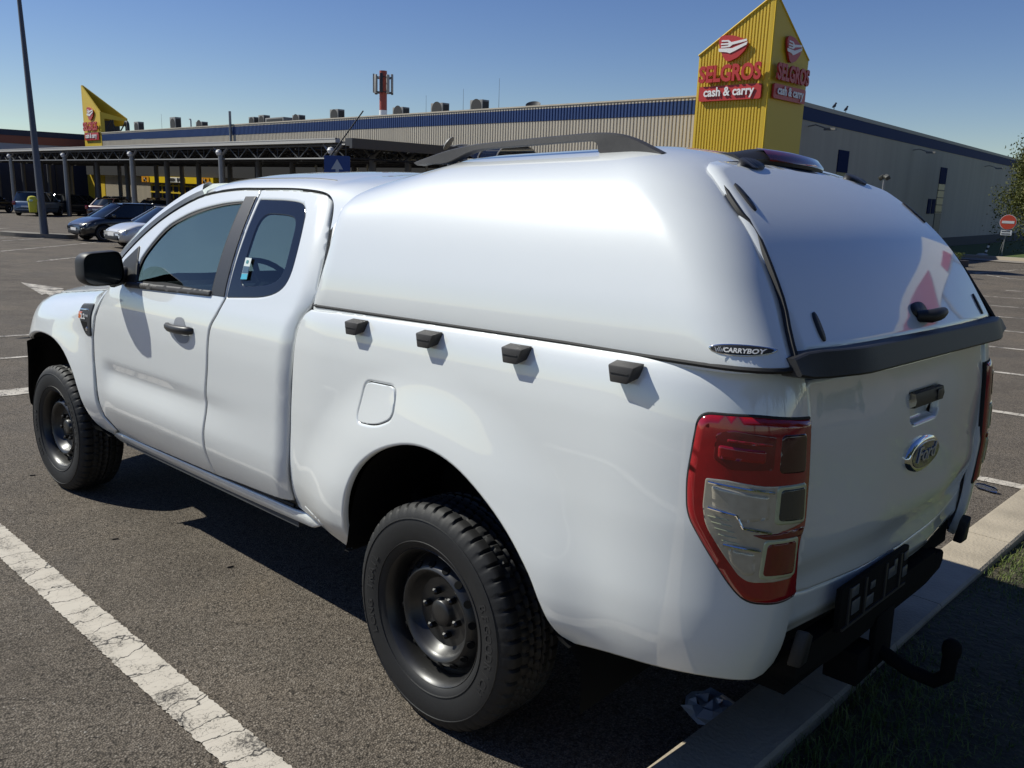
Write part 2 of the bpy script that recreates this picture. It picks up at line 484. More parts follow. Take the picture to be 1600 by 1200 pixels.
for i in range(len(SEC)):
    a=SEC[max(0,i-1)]; b=SEC[min(len(SEC)-1,i+1)]
    dy,dz=b[0]-a[0],b[1]-a[1]; l=math.hypot(dy,dz); SECN.append((dz/l,-dy/l))
SECN[-1]=(0.0,1.0)
# ---------------------------------------------------------------- the pickup
def build_truck():
    tr=empty('pickup_truck',TILT.copy(),'white extended cab pickup truck with a white hardtop canopy, nearest vehicle in the car park','pickup truck')
    W=M['paint']
    LS=(0,1,0)
    # --- lower and upper side panels (left ones are mirrored to the right)
    fender=[(2.49,.475),(2.56,.545),(2.578,.63),(2.598,.84),(2.597,.954),(2.558,1.065),(2.497,1.152),(2.47,1.195)]
    topl=[(x,fender_top(x)-.003) for x in [2.6,2.8,3.0,3.2,3.4,3.6,3.75,3.88]]
    fa=spline([(3.865,.80),(3.66,.82),(3.58,.838),(3.46,.875),(3.34,.899),(3.20,.904),(3.06,.888),(2.92,.835),(2.80,.735),(2.735,.63),(2.695,.53),(2.64,.462),(2.56,.432)],3)
    panel('front_wing',fender+topl+[(3.915,.97),(3.915,.88)]+fa,S_side,LS,W,tr,True,step=.03)
    gap=[(1.268,1.243),(1.30,1.18),(1.345,1.109),(1.362,.967),(1.397,.814),(1.424,.651),(1.434,.556),(1.428,.482)]
    gd=spline(gap,4)
    gut=spline([(2.415,1.215),(2.365,1.325),(2.177,1.475),(1.985,1.578),(1.774,1.645),(1.532,1.668),(1.318,1.668)],4)
    glass_f=spline([(2.145,1.252),(2.135,1.36),(2.013,1.495),(1.892,1.552),(1.758,1.588),(1.576,1.614),(1.414,1.624)],4)+spline([(1.414,1.624),(1.398,1.43),(1.385,1.256)],3)[1:]
    fd=[(x+.004,z) for x,z in gut][:-1]+[(1.322,1.668)]+[(1.272+(1.322-1.272)*(t),1.243+(1.668-1.243)*t) for t in (.8,.6,.4,.2)]+[(x+.004,z) for x,z in gd]+[(2.43,.462),(2.53,.545),(2.548,.63),(2.569,.84),(2.568,.954),(2.53,1.06),(2.468,1.148)]
    a=panel('front_door',fd,S_side,LS,W,tr,True,step=.028,holes=[glass_f])
    for o in a: o.name='front_door'
    rg=spline([(.833,.515),(.803,.715),(.783,.884),(.756,1.109),(.744,1.191),(.704,1.256),(.695,1.316),(.726,1.456),(.79,1.605),(.812,1.635)],4)
    rtop=[(.85,1.648),(.93,1.656),(1.07,1.664),(1.22,1.667),(1.312,1.668)]
    glass_r=fillet([(1.287,1.630),(1.05,1.626),(.925,1.610),(.868,1.47),(.848,1.325),(.95,1.268),(1.262,1.245)],[.01,.1,.06,.12,.10,.12,.01])
    def edge_x(z):
        if z>1.635: return .812+(z-1.635)*.7
        return lin([.515,.715,.884,1.109,1.191,1.256,1.316,1.456,1.605,1.635],[.833,.803,.783,.756,.741,.708,.697,.726,.790,.812],z)
    def S_rdoor(x,z):
        y=side_y(x,z); d=x-edge_x(z)
        if d<.07: y-=.022*((.07-d)/.07)**2
        return (x,y,z)
    rd=rg+rtop+[(1.262+(1.312-1.262)*t,1.243+(1.668-1.243)*t) for t in (.8,.6,.4,.2)]+[(x-.005,z) for x,z in gd]+[(1.2,.495),(1.0,.503)]
    a=panel('rear_door',rd,S_rdoor,LS,W,tr,True,step=.028,holes=[glass_r])
    # cab rear pillar, set in behind the door shut line
    def S_pillar(x,z):
        d=edge_x(z)-x
        return (x,side_y(x,z)-.024-1.1*max(0,d)**1.3*.9,z)
    pl=[(x-.012,z) for x,z in rg]+[(.825,1.648),(.795,1.636),(.755,1.61),(.735,1.585)]+[(.66,1.56),(.615,1.456),(.595,1.316),(.60,1.256),(.67,1.191),(.70,1.05),(.74,.884),(.77,.70),(.80,.52)]
    panel('cab_pillar',pl,S_pillar,LS,W,tr,True,step=.03,thick=.01)
    # dark tubes added down the shut lines to stand for gap shade
    def shut(name,pts,S,off,r=.0065):
        for s in (1,-1):
            mb=MB(); mb.tube([(S(x,z)[0],s*(S(x,z)[1]-off),z) for x,z in pts],r,6,False); mb.build(name,M['rubber'],tr)
    shut('shut_line_shade',[(x-.012,z) for x,z in fender],S_side,.013)
    shut('shut_line_shade',gd,S_side,.012)
    shut('shut_line_shade',[(1.268+(1.317-1.268)*t,1.243+(1.668-1.243)*t) for t in (0,.25,.5,.75,1)],S_side,.012)
    shut('shut_line_shade',[(x-.007,z) for x,z in rg],lambda x,z:(x,side_y(x,z)-.022,z),.013,.007)
    shut('shut_line_shade',[(.83,.497),(1.0,.494),(1.42,.480),(1.9,.468),(2.43,.455)],S_side,.016)
    # sill
    def S_sill(x,z): return (x,lin([.34,.375,.41,.44,.462,.478,.49,.50],[.755,.783,.812,.832,.838,.834,.82,.80],z),z)
    panel('sill',fillet([(2.60,.452),(.86,.480),(.74,.488),(.66,.462),(.74,.425),(2.45,.375),(2.56,.40)],.02),S_sill,LS,W,tr,True,step=.025,thick=.05)
    # bed side with its corner, arch cut out, fuel flap cut out
    ra=spline([(.492,.425),(.455,.432),(.425,.475),(.405,.56),(.368,.68),(.305,.778),(.204,.852),(.08,.899),(-.036,.910),(-.152,.885),(-.261,.828),(-.365,.748),(-.444,.655),(-.485,.565),(-.515,.495),(-.56,.474)],4)
    ral=ra+[(-.575,.42),(-.58,.28)]  # liner run lower behind the wheel, an added flap that blocks sun
    bf=spline([(.828,.485),(.822,.60),(.792,.80),(.770,.95),(.742,1.12),(.718,1.195),(.684,1.235)],4)
    top=spline([(.655,1.252),(.25,1.263),(-.20,1.267),(-.66,1.268),(-.88,1.266),(-1.045,1.260),(-1.17,1.250)],5)
    ue=UEND-.012
    rear=[(ue,1.24),(ue,.90),(ue,.70),(ue,.575),(ue+.01,.535),(ue+.05,.508)]
    bot=spline([(-1.10,.502),(-.94,.510),(-.764,.499),(-.64,.486),(-.56,.474)],4)
    fuel=fillet([(.298,1.060),(.138,1.065),(.135,.965),(.215,.928),(.318,.922),(.328,.945)],[.03,.03,.03,.05,.02,.02])
    bo=bf+top+rear+bot[:-1]+ra[::-1]+[(.60,.470),(.74,.482)]
    a=panel('bed_side',bo,bed,LS,W,tr,True,step=.022,bstep=.012,holes=[[(u,z) for u,z in fuel]])
    fin=fillet([(.294,1.056),(.142,1.061),(.139,.968),(.217,.932),(.316,.926),(.324,.946)],[.028,.028,.028,.05,.02,.02])
    panel('fuel_flap',fin,bed,LS,W,tr,step=.02,off=.0,er=.0015,thick=.01)
    panel('fuel_flap_seal',fuel,bed,LS,M['black_plastic'],tr,step=.03,off=-.009,er=0,thick=0)
    # pressed recess at the foot of the bed side
    panel('step_pressing',fillet([(.735,.530),(.60,.512),(.585,.488),(.62,.484),(.735,.497)],.015),bed,LS,W,tr,step=.02,off=.003,er=.003,thick=.006)
    # arch liners
    for cx,poly in ((0,ral),(3.22,fa)):
        mb=MB()
        mb.grid([[Vector((u,.895 if z>.46 else .86,z)),Vector((u,.50,z+.02))] for u,z in poly])
        mb.grid([[Vector((u,.50,z+.02)),Vector((u,.50,.30))] for u,z in poly])
        mb.build2('arch_liner',M['dark'],tr)
    # belly, bed floor and cab body so that nothing is hollow
    mb=MB(); mb.box((1.2,0,.40),(4.3,.90,.14)); mb.box((-.62,0,.55),(.75,1.3,.10)); mb.box((1.55,0,.46),(1.75,1.52,.10)); mb.box((.655,0,.86),(.03,1.5,.76))
    mb.cyl((0,-.7,.36),(0,.7,.36),.06); mb.cyl((3.22,-.7,.36),(3.22,.7,.36),.05); mb.box((.0,0,.36),(.3,.28,.26)); mb.box((2.62,0,.72),(.04,1.5,.52))
    mb.box((-.2,0,.95),(1.55,.98,.03)); mb.box((3.2,0,.78),(1.2,.96,.5))
    for s in (1,-1):
        mb.box((.15,s*.56,.38),(1.4,.07,.06)); mb.tube([(.1,s*.72,.42),(.25,s*.70,.55),(.4,s*.6,.6)],.03)
    mb.build('chassis',M['dark'],tr)
    mb=MB(); mb.tube([(-.2,.36,.40),(-.75,.40,.40),(-.95,.42,.36)],.035); mb.build('exhaust_pipe',M['dark'],tr)
    # --- roof, screen, bonnet, nose
    G=[(x,side_y(min(x,2.34),z)+.004,z) for x,z in spline([(2.40,1.226),(2.36,1.332),(2.174,1.481),(1.982,1.585),(1.774,1.653),(1.532,1.676),(1.32,1.676),(1.07,1.672),(.93,1.664),(.85,1.655),(.80,1.642),(.755,1.615),(.725,1.575),(.70,1.52)],5)]
    Wn=spline([(2.56,.79,1.205),(2.42,.755,1.365),(2.21,.705,1.520),(2.00,.655,1.632),(1.83,.615,1.702)],5)
    nw=len(Wn)
    mb=MB(); rows=[]
    for i in range(nw):
        g=Vector(G[i]); w=Vector(Wn[i]); mid=(g+w)/2+Vector((.0,.022,.022))
        rows.append([g,g*.75+mid*.25+Vector((0,.008,.006)),mid,w*.75+mid*.25+Vector((.0,.004,.008)),w])
    mb.grid(rows); mb.build2('windscreen_pillar',W,tr)
    rows=[]
    for i in range(nw-1,len(G)):
        g=Vector(G[i]); zt=.0
        f=sst(.66,.80,g.x)
        if i==nw-1: g=Vector(G[i])
        k=1
        rr=[g,Vector((g.x,g.y-.014,g.z+.017)),Vector((g.x,g.y-.045,g.z+.030)),Vector((g.x,.598,g.z+.041)),Vector((g.x,.50,g.z+.062)),Vector((g.x,.34,g.z+.082)),Vector((g.x,.17,g.z+.093)),Vector((g.x,0,g.z+.097))]
        if g.x<.86:
            b=1.655-g.z
            rr=[rr[0],rr[1]+Vector((-.35*(.86-g.x),0,b*.3)),rr[2]+Vector((-.9*(.86-g.x),0,b*.6))]+[p+Vector((-1.0*(.86-g.x),0,b*.8)) for p in rr[3:]]
        # roof leading edge bows forward to the screen header
        if g.x>1.60:
            q=(g.x-1.60)/.174
            rr=[p+Vector((.06*q*q*(1-(p.y/.72)**2)+.05*q*(1 if abs(p.y)<.66 else 0),0,-.012*q*q)) for p in rr]
        rows.append(rr)
    mb=MB(); mb.grid(rows); mb.build2('roof',W,tr)
    # roof ditch strips
    mb=MB()
    mb.tube([r[3] for r in rows if .88<r[0].x<1.7],.0022,6); mb.build2('roof_ditch',M['black_plastic'],tr)
    # dark shut line along the top of the doors
    mb=MB(); mb.tube([(x,side_y(x,z)-.006,z+.004) for x,z in gut+[(1.22,1.668),(1.07,1.666),(.93,1.658),(.85,1.650),(.815,1.638)]],.0055,6); mb.build2('door_seal',M['rubber'],tr)
    # windscreen
    rows=[]
    for i in range(nw):
        x,y,z=Wn[i]; t=i/(nw-1); row=[]
        for j in range(17):
            s=-1+2*j/16; row.append((x+.24*(1-s*s)*(1-.25*t),y*s,z+.03*(1-s*s)*t))
        rows.append(row)
    mb=MB(); mb.grid(rows); mb.build('windscreen',M['glass_clear'],tr)
    # bonnet
    rows=[]
    for i in range(19):
        x=2.50+1.47*i/18; e=fender_top(x)
        row=[]
        for j in range(25):
            s=-1+2*j/24; ye=side_y(x,e-.004)-.006
            bow=.13*sst(3.3,3.97,x)*(1-s*s)
            dip=.16*sst(3.72,3.97,x)**2*.35
            zc=e+.006*(1-abs(s)**10)+.066*(1-abs(s)**2.6)*(1-.4*sst(3.2,3.97,x))+.014*math.exp(-((abs(s)-.62)/.13)**2)
            row.append((x+bow,ye*s,zc-dip))
        rows.append([(row[0][0],row[0][1],row[0][2]-.03)]+row+[(row[-1][0],row[-1][1],row[-1][2]-.03)])
    mb=MB(); mb.grid(rows)
    mb.build('bonnet',W,tr,fix=False)
    mb=MB(); mb.tube([(x,side_y(x,fender_top(x)-.003)-.006,fender_top(x)-.006) for x in [2.5+.1*i for i in range(15)]],.0035,6); mb.build2('bonnet_seal',M['rubber'],tr)
    # nose: bumper, grille, headlights
    def nose(y,z,ins=0): return 4.09-.17*(abs(y)/.69)**2.6-ins-.07*max(0,(z-.75))/.35
    plan_f=[(None,.69*j/14) for j in range(14)]+[(3.915-.0,None),(3.86,None),(3.80,None),(3.74,None),(3.69,None),(3.665,None)]
    rows=[]
    for z in (.33,.37,.42,.50,.60,.70,.78,.805,.81):
        tuck=.10*(1-sst(.33,.45,z))+(.03 if z>.807 else 0); half=[]
        for x,y in plan_f:
            if x is None: half.append((nose(y,z)-tuck,y,z))
            else:
                xx=x+ (0.0 if z>.70 else .06*((.70-z)/.3)*((3.9-x)/.24)); half.append((xx-tuck*.3,side_y(x,.66)+.012-tuck*.6-(.05 if False else 0),z))
        rows.append([(x,-y,z) for x,y,z in half[::-1]][:-1]+half)
    mb=MB(); mb.grid(rows); mb.build('front_bumper',M['black_plastic'],tr,60)
    mb=MB(); mb.grid([[(nose(y,z,.05),y,z) for y in [-.46+j*.046 for j in range(21)]] for z in (.80,.88,.96,1.04)]); mb.build('grille',M['black_plastic'],tr)
    for z in (.85,.91,.97):
        mb=MB(); mb.tube([(nose(y,z,.03),y,z) for y in [-.45+.075*j for j in range(13)]],.013,8); mb.build('grille_bar',M['chrome'],tr)
    for s in (1,-1):
        rows=[]
        for i in range(9):
            t=i/8; y=.46+.225*t; zb=.83+.05*t; zt2=1.035-.02*t
            rows.append([(nose(y,z)-.012,s*y,z) for z in [zb+(zt2-zb)*k/5 for k in range(6)]])
        for x,zb,zt2 in ((3.88,.885,1.012),(3.82,.905,1.022),(3.75,.945,1.032),(3.69,.99,1.040),(3.655,1.030,1.046)):
            rows.append([(x,s*(side_y(x,z)+.006),z) for z in [zb+(zt2-zb)*k/5 for k in range(6)]])
        mb=MB(); mb.grid(rows); mb.build('headlight',mat_once('headlight_lens',(.46,.47,.48),.08,.3,1) if False else M['lens_head'],tr,60)
    # --- glass and trim
    for s in (1,-1):
        def SS(x,z,s=s): return (x,s*side_y(x,z),z)
        ref=(0,s,0)
        panel('side_window',[(x,z) for x,z in glass_f],SS,ref,M['glass'],tr,step=.06,off=-.012,er=0,thick=0)
        inner=fillet([(1.225,1.575),(1.03,1.572),(.955,1.555),(.925,1.46),(.905,1.35),(.975,1.312),(1.19,1.292)],[.07,.08,.05,.1,.06,.08,.06])
        panel('quarter_window_surround',glass_r,SS,ref,M['frit'],tr,step=.05,off=-.004,er=.002,thick=.006,holes=[inner])
        panel('quarter_window',inner,SS,ref,M['glass'],tr,step=.06,off=-.006,er=0,thick=0)
        panel('pillar_trim',[(1.405,1.640),(1.322,1.640),(1.276,1.246),(1.376,1.246)],SS,ref,M['trim'],tr,step=.05,off=.003,er=.001,thick=.006)
        panel('belt_moulding',fillet([(2.20,1.222),(1.382,1.240),(1.382,1.262),(2.19,1.246)],.006),SS,ref,M['grey_plastic'],tr,step=.03,off=.012,er=.004,thick=.016)
        # window channel, a dark band just inside the opening
        gi=[]
        cx,cz=1.80,1.41
        for x,z in resample(glass_f,.02):
            d=math.hypot(cx-x,cz-z); gi.append((x+(cx-x)/d*.016,z+(cz-z)/d*.016))
        panel('window_channel',glass_f,SS,ref,M['rubber'],tr,step=.05,off=-.007,er=0,thick=0,holes=[gi])
        # mirror sail
        panel('mirror_sail',fillet([(2.33,1.235),(2.30,1.34),(2.185,1.415),(2.10,1.25)],.01),SS,ref,M['black_plastic'],tr,step=.04,off=.006,er=.003,thick=.012)
        # door handle over a flat cup sheet, the recess shade put into its grey
        panel('handle_cup',fillet([(1.655,1.10),(1.64,1.135),(1.57,1.140),(1.545,1.105),(1.50,1.06),(1.53,1.035),(1.60,1.03),(1.66,1.065)],.025),SS,ref,mat_once('cup_shade',(.30,.31,.33)),tr,step=.03,off=.0015,er=0,thick=0)
        mb=MB()
        rows=[]
        for i in range(13):
            t=i/12; x=1.712-.238*t; b=.034*math.sin(math.pi*min(1,max(0,t)))**.5
            yy=side_y(x,1.09)+.004+b
            h=.0165 if 0<i<12 else .010
            rows.append([(x,s*(yy-.014),1.092-h+.012*t*0),(x,s*(yy-.004),1.092-h),(x,s*(yy+.004),1.092-h*.3),(x,s*(yy+.004),1.092+h*.5),(x,s*(yy-.004),1.092+h),(x,s*(yy-.014),1.092+h)])
        mb.grid(rows); mb.add(rows[0],[(0,1,2,3,4,5)]); mb.add(rows[-1],[(0,1,2,3,4,5)])
        hd=mb.build('door_handle',M['trim'],tr,60)
        k=MB(); k.cyl((1.530,s*(side_y(1.53,1.09)+.020),1.090),(1.530,s*(side_y(1.53,1.09)+.0345),1.090),.008); k.build('lock',M['nut'],hd)
        # wing vent with repeater
        vent=fillet([(2.775,1.098),(2.582,1.114),(2.594,1.05),(2.598,.950),(2.665,.947),(2.722,.985),(2.785,1.05)],[.015,.008,0,.01,.03,.03,.02])
        vp=panel('wing_vent',vent,SS,ref,M['black_plastic'],tr,step=.02,off=.007,er=.004,thick=.014)
        panel('repeater_lamp',fillet([(2.778,1.058),(2.728,1.060),(2.728,1.028),(2.765,1.026)],.004),SS,ref,M['amber'],vp,step=.02,off=.0095,er=.001,thick=.004)
        panel('vent_blade',[(2.768,1.073),(2.64,1.080),(2.64,1.072),(2.768,1.065)],SS,ref,M['chrome'],vp,step=.02,off=.0095,er=.001,thick=.004)
        panel('vent_scoop',fillet([(2.735,1.015),(2.64,1.018),(2.64,.970),(2.665,.965)],.012),SS,ref,M['dark'],vp,step=.02,off=.0085,er=.001,thick=.003)
        panel('vent_lip',[(2.66,.985),(2.635,.995),(2.635,.972),(2.652,.97)],SS,ref,M['chrome'],vp,step=.02,off=.010,er=.001,thick=.003)
        if s>0:
            y=side_y(2.67,1.04)+.011
            text_mb('2.2',(2.692,y,1.030),(-1,0,.04),(0,0,1),.026,.058,.0015,.03).build('displacement_badge',M['white_plastic'],vp,0,False)
            text_mb('TDCi',(2.640,y,1.043),(-1,0,.04),(0,0,1),.011,.034,.001,.01).build('engine_badge',M['white_plastic'],vp,0,False)
    # window sticker
    st=panel('window_sticker',[(1.200,1.402),(1.155,1.402),(1.140,1.322),(1.186,1.320)],S_side,LS,mat_once('sticker_white',(.62,.68,.66),.5),tr,step=.03,off=.001,er=0,thick=.0006)
    panel('sticker_band',[(1.192,1.370),(1.150,1.370),(1.145,1.345),(1.187,1.343)],S_side,LS,mat_once('sticker_navy',(.03,.09,.16),.5),st,step=.03,off=.002,er=0,thick=.0006)
    panel('sticker_foot',[(1.187,1.341),(1.145,1.343),(1.140,1.322),(1.186,1.320)],S_side,LS,mat_once('sticker_cyan',(.05,.40,.55),.5),st,step=.03,off=.002,er=0,thick=.0006)
    panel('sticker_mark',fillet([(1.186,1.393),(1.168,1.393),(1.166,1.380),(1.184,1.380)],.006),S_side,LS,mat_once('sticker_teal',(.04,.22,.24),.5),st,step=.03,off=.002,er=0,thick=.0006)
    # mirrors
    for s in (1,-1):
        # housing lofted from the rearward rim to a rounded front
        def loop(x,k):
            pts=fillet([(1.073,1.257),(1.073,1.378),(.905,1.393),(.890,1.280),(.915,1.236),(1.040,1.232)],[.03,.045,.035,.03,.03,.03])
            c=(.98,1.310); return [(x,s*(c[0]+(y-c[0])*k),c[1]+(z-c[1])*k) for y,z in pts]
        L=[loop(2.16,.97),loop(2.165,1.0),loop(2.205,1.03),loop(2.255,.99),loop(2.295,.88),loop(2.32,.70),loop(2.33,.4)]
        mb=MB(); mb.grid([l+[l[0]] for l in L]); mb.add(L[-1],[tuple(range(len(L[-1])))])
        mb.tube([(2.23,s*.93,1.258),(2.24,s*.89,1.265),(2.25,s*.845,1.285)],[.04,.036,.036],10)
        mi=mb.build('mirror',M['black_plastic'],tr,50)
        g=loop(2.171,.93); mb=MB(); mb.add(g,[tuple(range(len(g)))]); mb.build('mirror_glass',M['glass_dark'],mi,0)
    # --- wheels
    wheel_meshes=make_wheel()
    for x,y in ((0,1),(3.22,1),(0,-1),(3.22,-1)):
        w=bpy.data.objects.new('wheel',wheel_meshes[0][1]); COL.objects.link(w); w.parent=tr
        w.location=(x,y*.785,.3575); w.rotation_euler=(0,R(23 if x else 8),R(0 if y>0 else 180)+ (R(3) if x else 0))
        for nm,me in wheel_meshes[1:]:
            c=bpy.data.objects.new(nm,me); COL.objects.link(c); c.parent=w
    # --- hooks along the bed rail
    for xc in (-.700,-.350,-.002,.350):
        y0=bed(xc,1.235)[1]-.003
        hw=.041
        a=[(xc+hw,y0,1.247),(xc-hw,y0,1.247),(xc-hw*.75,y0,1.212),(xc+hw*.75,y0,1.212)]
        b=[(xc+hw*.93,y0+.039,1.239),(xc-hw*.90,y0+.039,1.239),(xc-hw*.50,y0+.041,1.198),(xc+hw*.70,y0+.041,1.198)]
        mb=MB(); mb.hexa(a+b); hk=mb.build('rail_hook',M['grey_plastic'],tr,30,bevel=.004)
        mb=MB(); mb.box((xc+.003,y0+.0412,1.222),(.052,.002,.0022)); mb.build('hook_rib',M['trim'],hk)
    # --- rear lamps
    for s in (1,-1):
        def SB(u,z,s=s):
            p=bed(u,z); return (p[0],s*p[1],p[2])
        ref=(-.6,s*.8,0)
        def A(poly,r): return fillet(poly,r)
        e=UEND-.010
        out=A([(-.889,1.152),(-1.02,1.153),(e,1.140),(e,1.0),(e+.003,.90),(e+.022,.862),(e+.012,.80),(e+.004,.722),(-1.10,.720),(-1.023,.729),(-.985,.765),(-.93,.842),(-.880,.92),(-.874,1.0)],[.03,.02,.008,0,.03,.03,.03,.01,.03,.03,.03,.03,.03,.03])
        gasket=[(u+(u+1.03)*.03,z+(z-.93)*.028) for u,z in out]
        panel('lamp_gasket',gasket,SB,ref,M['rubber'],tr,step=.03,off=.003,er=.002,thick=.01)
        tl=panel('tail_lamp',out,SB,ref,M['red_lens'],tr,step=.02,off=.012,er=.008,thick=.014)
        P=lambda n,poly,r,mt,off,er=.003,**k: panel(n,A(poly,r),SB,ref,mt,tl,step=.016,off=off,er=er,thick=.006,**k)
        def E(n,pts,r,mt,off):
            # a bright moulded edge along the first half of the outline
            mb=MB(); q=resample(pts[:(len(pts)+1)//2],.012,False)+[pts[(len(pts)+1)//2-1]]
            pp=[]
            for u,z in q:
                b0=Vector(SB(u,z)); du=Vector(SB(u+.002,z))-b0; dz=Vector(SB(u,z+.002))-b0; nn=du.cross(dz).normalized()
                if nn.dot(Vector(ref))<0: nn=-nn
                pp.append(b0+nn*off)
            mb.tube(pp,r,6); mb.build(n,mt,tl)
        P('upper_lens',[(-.925,1.118),(-.965,1.130),(-1.065,1.118),(-1.062,1.034),(-.965,1.030),(-.922,1.055)],.012,M['red_deep'],.0135,.004)
        P('upper_lens_bar',[(-.935,1.092),(-1.04,1.084),(-1.04,1.052),(-.935,1.058)],.01,M['red_lens'],.0165,.004)
        P('upper_lens_lip',[(-.955,1.104),(-1.05,1.097),(-1.05,1.092),(-.955,1.098)],.002,M['red_lens'],.0175,.001)
        P('stop_lens',[(-1.072,1.117),(-1.150,1.115),(-1.150,1.026),(-1.070,1.030)],.014,M['red_dark'],.0145,.003)
        P('reflector_bowl',[(-.912,1.016),(-.96,1.016),(-1.04,1.006),(-1.155,1.006),(-1.156,.908),(-1.07,.892),(-1.13,.885),(-1.142,.777),(-1.08,.775),(-1.02,.776),(-.995,.795),(-.958,.845),(-.918,.905),(-.91,.95)],[.01,.01,.01,.012,.012,.02,.02,.015,.01,.02,.01,.02,.02,.01],M['lens_clear'],.0135,.003)
        P('bowl_step',[(-.925,1.003),(-1.055,.985),(-1.060,.925),(-1.0,.915),(-.93,.945)],.012,M['lens_clear'],.0175,.006)
        E('bowl_edge',[(-.922,1.006),(-1.06,.990),(-1.06,.984),(-.922,1.000)],.0030,M['chrome'],.0180)
        E('bowl_edge',[(-.925,.948),(-.985,.936),(-1.0,.908),(-1.06,.898),(-1.06,.892),(-.995,.900),(-.978,.930),(-.925,.941)],.0030,M['chrome'],.0180)
        P('bowl_step',[(-.968,.862),(-1.035,.852),(-1.038,.795),(-1.01,.79),(-.975,.825)],.012,M['lens_clear'],.0175,.006)
        E('bowl_edge',[(-.962,.868),(-1.04,.857),(-1.04,.850),(-.962,.861)],.0030,M['chrome'],.0180)
        P('lens_divider',[(-1.02,.893),(-1.156,.900),(-1.150,.880),(-1.05,.882)],.006,M['red_deep'],.016,.002)
        fr=P('reverse_frame',[(-1.068,1.003),(-1.152,1.002),(-1.153,.911),(-1.066,.916)],.012,M['lens_frame'],.0165,.002)
        P('reverse_lens',[(-1.076,.995),(-1.145,.994),(-1.146,.919),(-1.074,.924)],.01,M['lens_dark'],.0185,.002)
        P('fog_frame',[(-1.047,.880),(-1.136,.882),(-1.141,.786),(-1.043,.788)],.012,M['lens_frame'],.0165,.002)
        P('fog_lens',[(-1.055,.872),(-1.128,.874),(-1.133,.794),(-1.051,.796)],.01,M['red_deep'],.0185,.002)
        for q in range(9):
            z=.928-.013*q; u0=-.926-.0082*q; E('prism_line',[(u0,z),(u0-.045+.002*q,z-.006),(0,0),(0,0)],.0009,M['lens_frame'],.0142)
    # --- tailgate
    tg=[(.652,1.222),(.652,.92),(.640,.78),(.618,.700),(.55,.690),(0,.668)]
    tg=tg+[(-y,z) for y,z in tg[::-1]][1:]
    ref=(-1,0,0)
    hole=fillet([(.122,1.137),(-.118,1.137),(-.112,1.058),(-.09,1.043),(.085,1.043),(.112,1.06)],.012)
    tgo=panel('tailgate',fillet(tg,[.015]+[0]*(len(tg)-2)+[.015]),S_tail,ref,W,tr,step=.025,holes=[hole],er=.004)
    def S_cup(y,z): return (tail_x(y,z)+.035*sst(0,.012,min(.122-abs(y),1.137-z,z-1.043)),y,z)
    panel('handle_recess',hole,S_cup,ref,W,tgo,step=.008,off=.002,er=0,thick=0)
    mb=MB(); x=tail_x(0,1.1)
    rows=[[(x+.004,y,1.094-.0),(x-.010,y,1.096),(x-.013,y,1.115),(x-.008,y,1.134),(x+.004,y,1.136)] for y in [-.113+.226*i/12 for i in range(13)]]
    mb.grid(rows); mb.build('tailgate_handle',M['black_plastic'],tgo,60)
    mb=MB(); mb.box((x-.0135,-.075,1.115),(.003,.045,.030)); mb.build('handle_insert',M['trim'],tgo,bevel=.001)
    # oval badge
    def ell(a,b,n=40): return [(a*math.cos(2*math.pi*i/n),.952+b*math.sin(2*math.pi*i/n)) for i in range(n)]
    bd=panel('oval_badge',ell(.124,.049),S_tail,ref,M['chrome'],tgo,step=.03,off=.014,er=.006,thick=.016)
    panel('badge_field',ell(.107,.037),S_tail,ref,mat_once('badge_blue',(.012,.02,.045),.2,coat=1),bd,step=.03,off=.0155,er=.001,thick=.003)
    text_mb('Ford',(tail_x(0,.95)-.0168,0,.938),(0,-1,0),(0,0,1),.042,.150,.002,.002,shear=.30).build('badge_script',M['silver_mark'],bd,0,False)
    # lower valance
    va=[(.618,.692),(.55,.682),(0,.660),(-.55,.682),(-.618,.692),(-.655,.72),(-.672,.66),(-.66,.585),(-.60,.570),(.60,.570),(.66,.585),(.672,.66),(.655,.72)]
    def S_val(y,z): return (tail_x(y,z)+.006+.02*sst(.62,.57,z),y,z)
    panel('rear_valance',fillet(va,[0,0,0,0,0,.01,.02,.03,.02,.02,.03,.02,.01]),S_val,ref,W,tr,step=.025,er=.004)
    # number plate holder (no plate mounted)
    px=-1.058
    mb=MB(); mb.box((px-.012,.222,.615),(.016,.47,.118)); ph=mb.build('plate_holder',M['dark'],tr,bevel=.004)
    mb=MB()
    for y in (.407,.302,.162,.052): mb.box((px-.022,y,.615),(.004,.012,.100))
    mb.box((px-.022,.222,.561),(.004,.44,.008)); mb.build('holder_rib',M['trim'],ph)
    for y,z,a,b in ((.345,.645,.05,.028),(.33,.600,.05,.038),(.22,.627,.03,.02),(.235,.587,.05,.03),(.08,.624,.06,.03),(.06,.640,.02,.03),(-.02,.644,.03,.025),(-.02,.597,.035,.03)):
        mb=MB(); mb.box((px-.0215,y+.032,z+.003),(.003,a,b)); mb.build('holder_clip',mat_once('clip_grey',(.10,.11,.12),.3),ph,bevel=.001)
    # bumper wedges, tow bar
    for s in (1,-1):
        mb=MB(); mb.prism([(-1.03,s*.598,.52),(-1.035,s*.650,.525),(-1.045,s*.632,.618),(-1.045,s*.606,.60)],(0,0,0),(-.032,-s*.008,0)); mb.build('bumper_stop',M['black_plastic'],tr,bevel=.006)
    mb=MB()
    rows=[]
    for y in [-.50+.0625*i for i in range(18)]:
        e=.03*max(0,abs(y)-.36)/.2
        xx=-1.03
        rows.append([(xx+.06,y,.440+e),(xx,y,.430+e),(xx-.006,y,.46+e),(xx-.006,y,.50+e*.4),(xx,y,.516),(xx+.06,y,.516)])
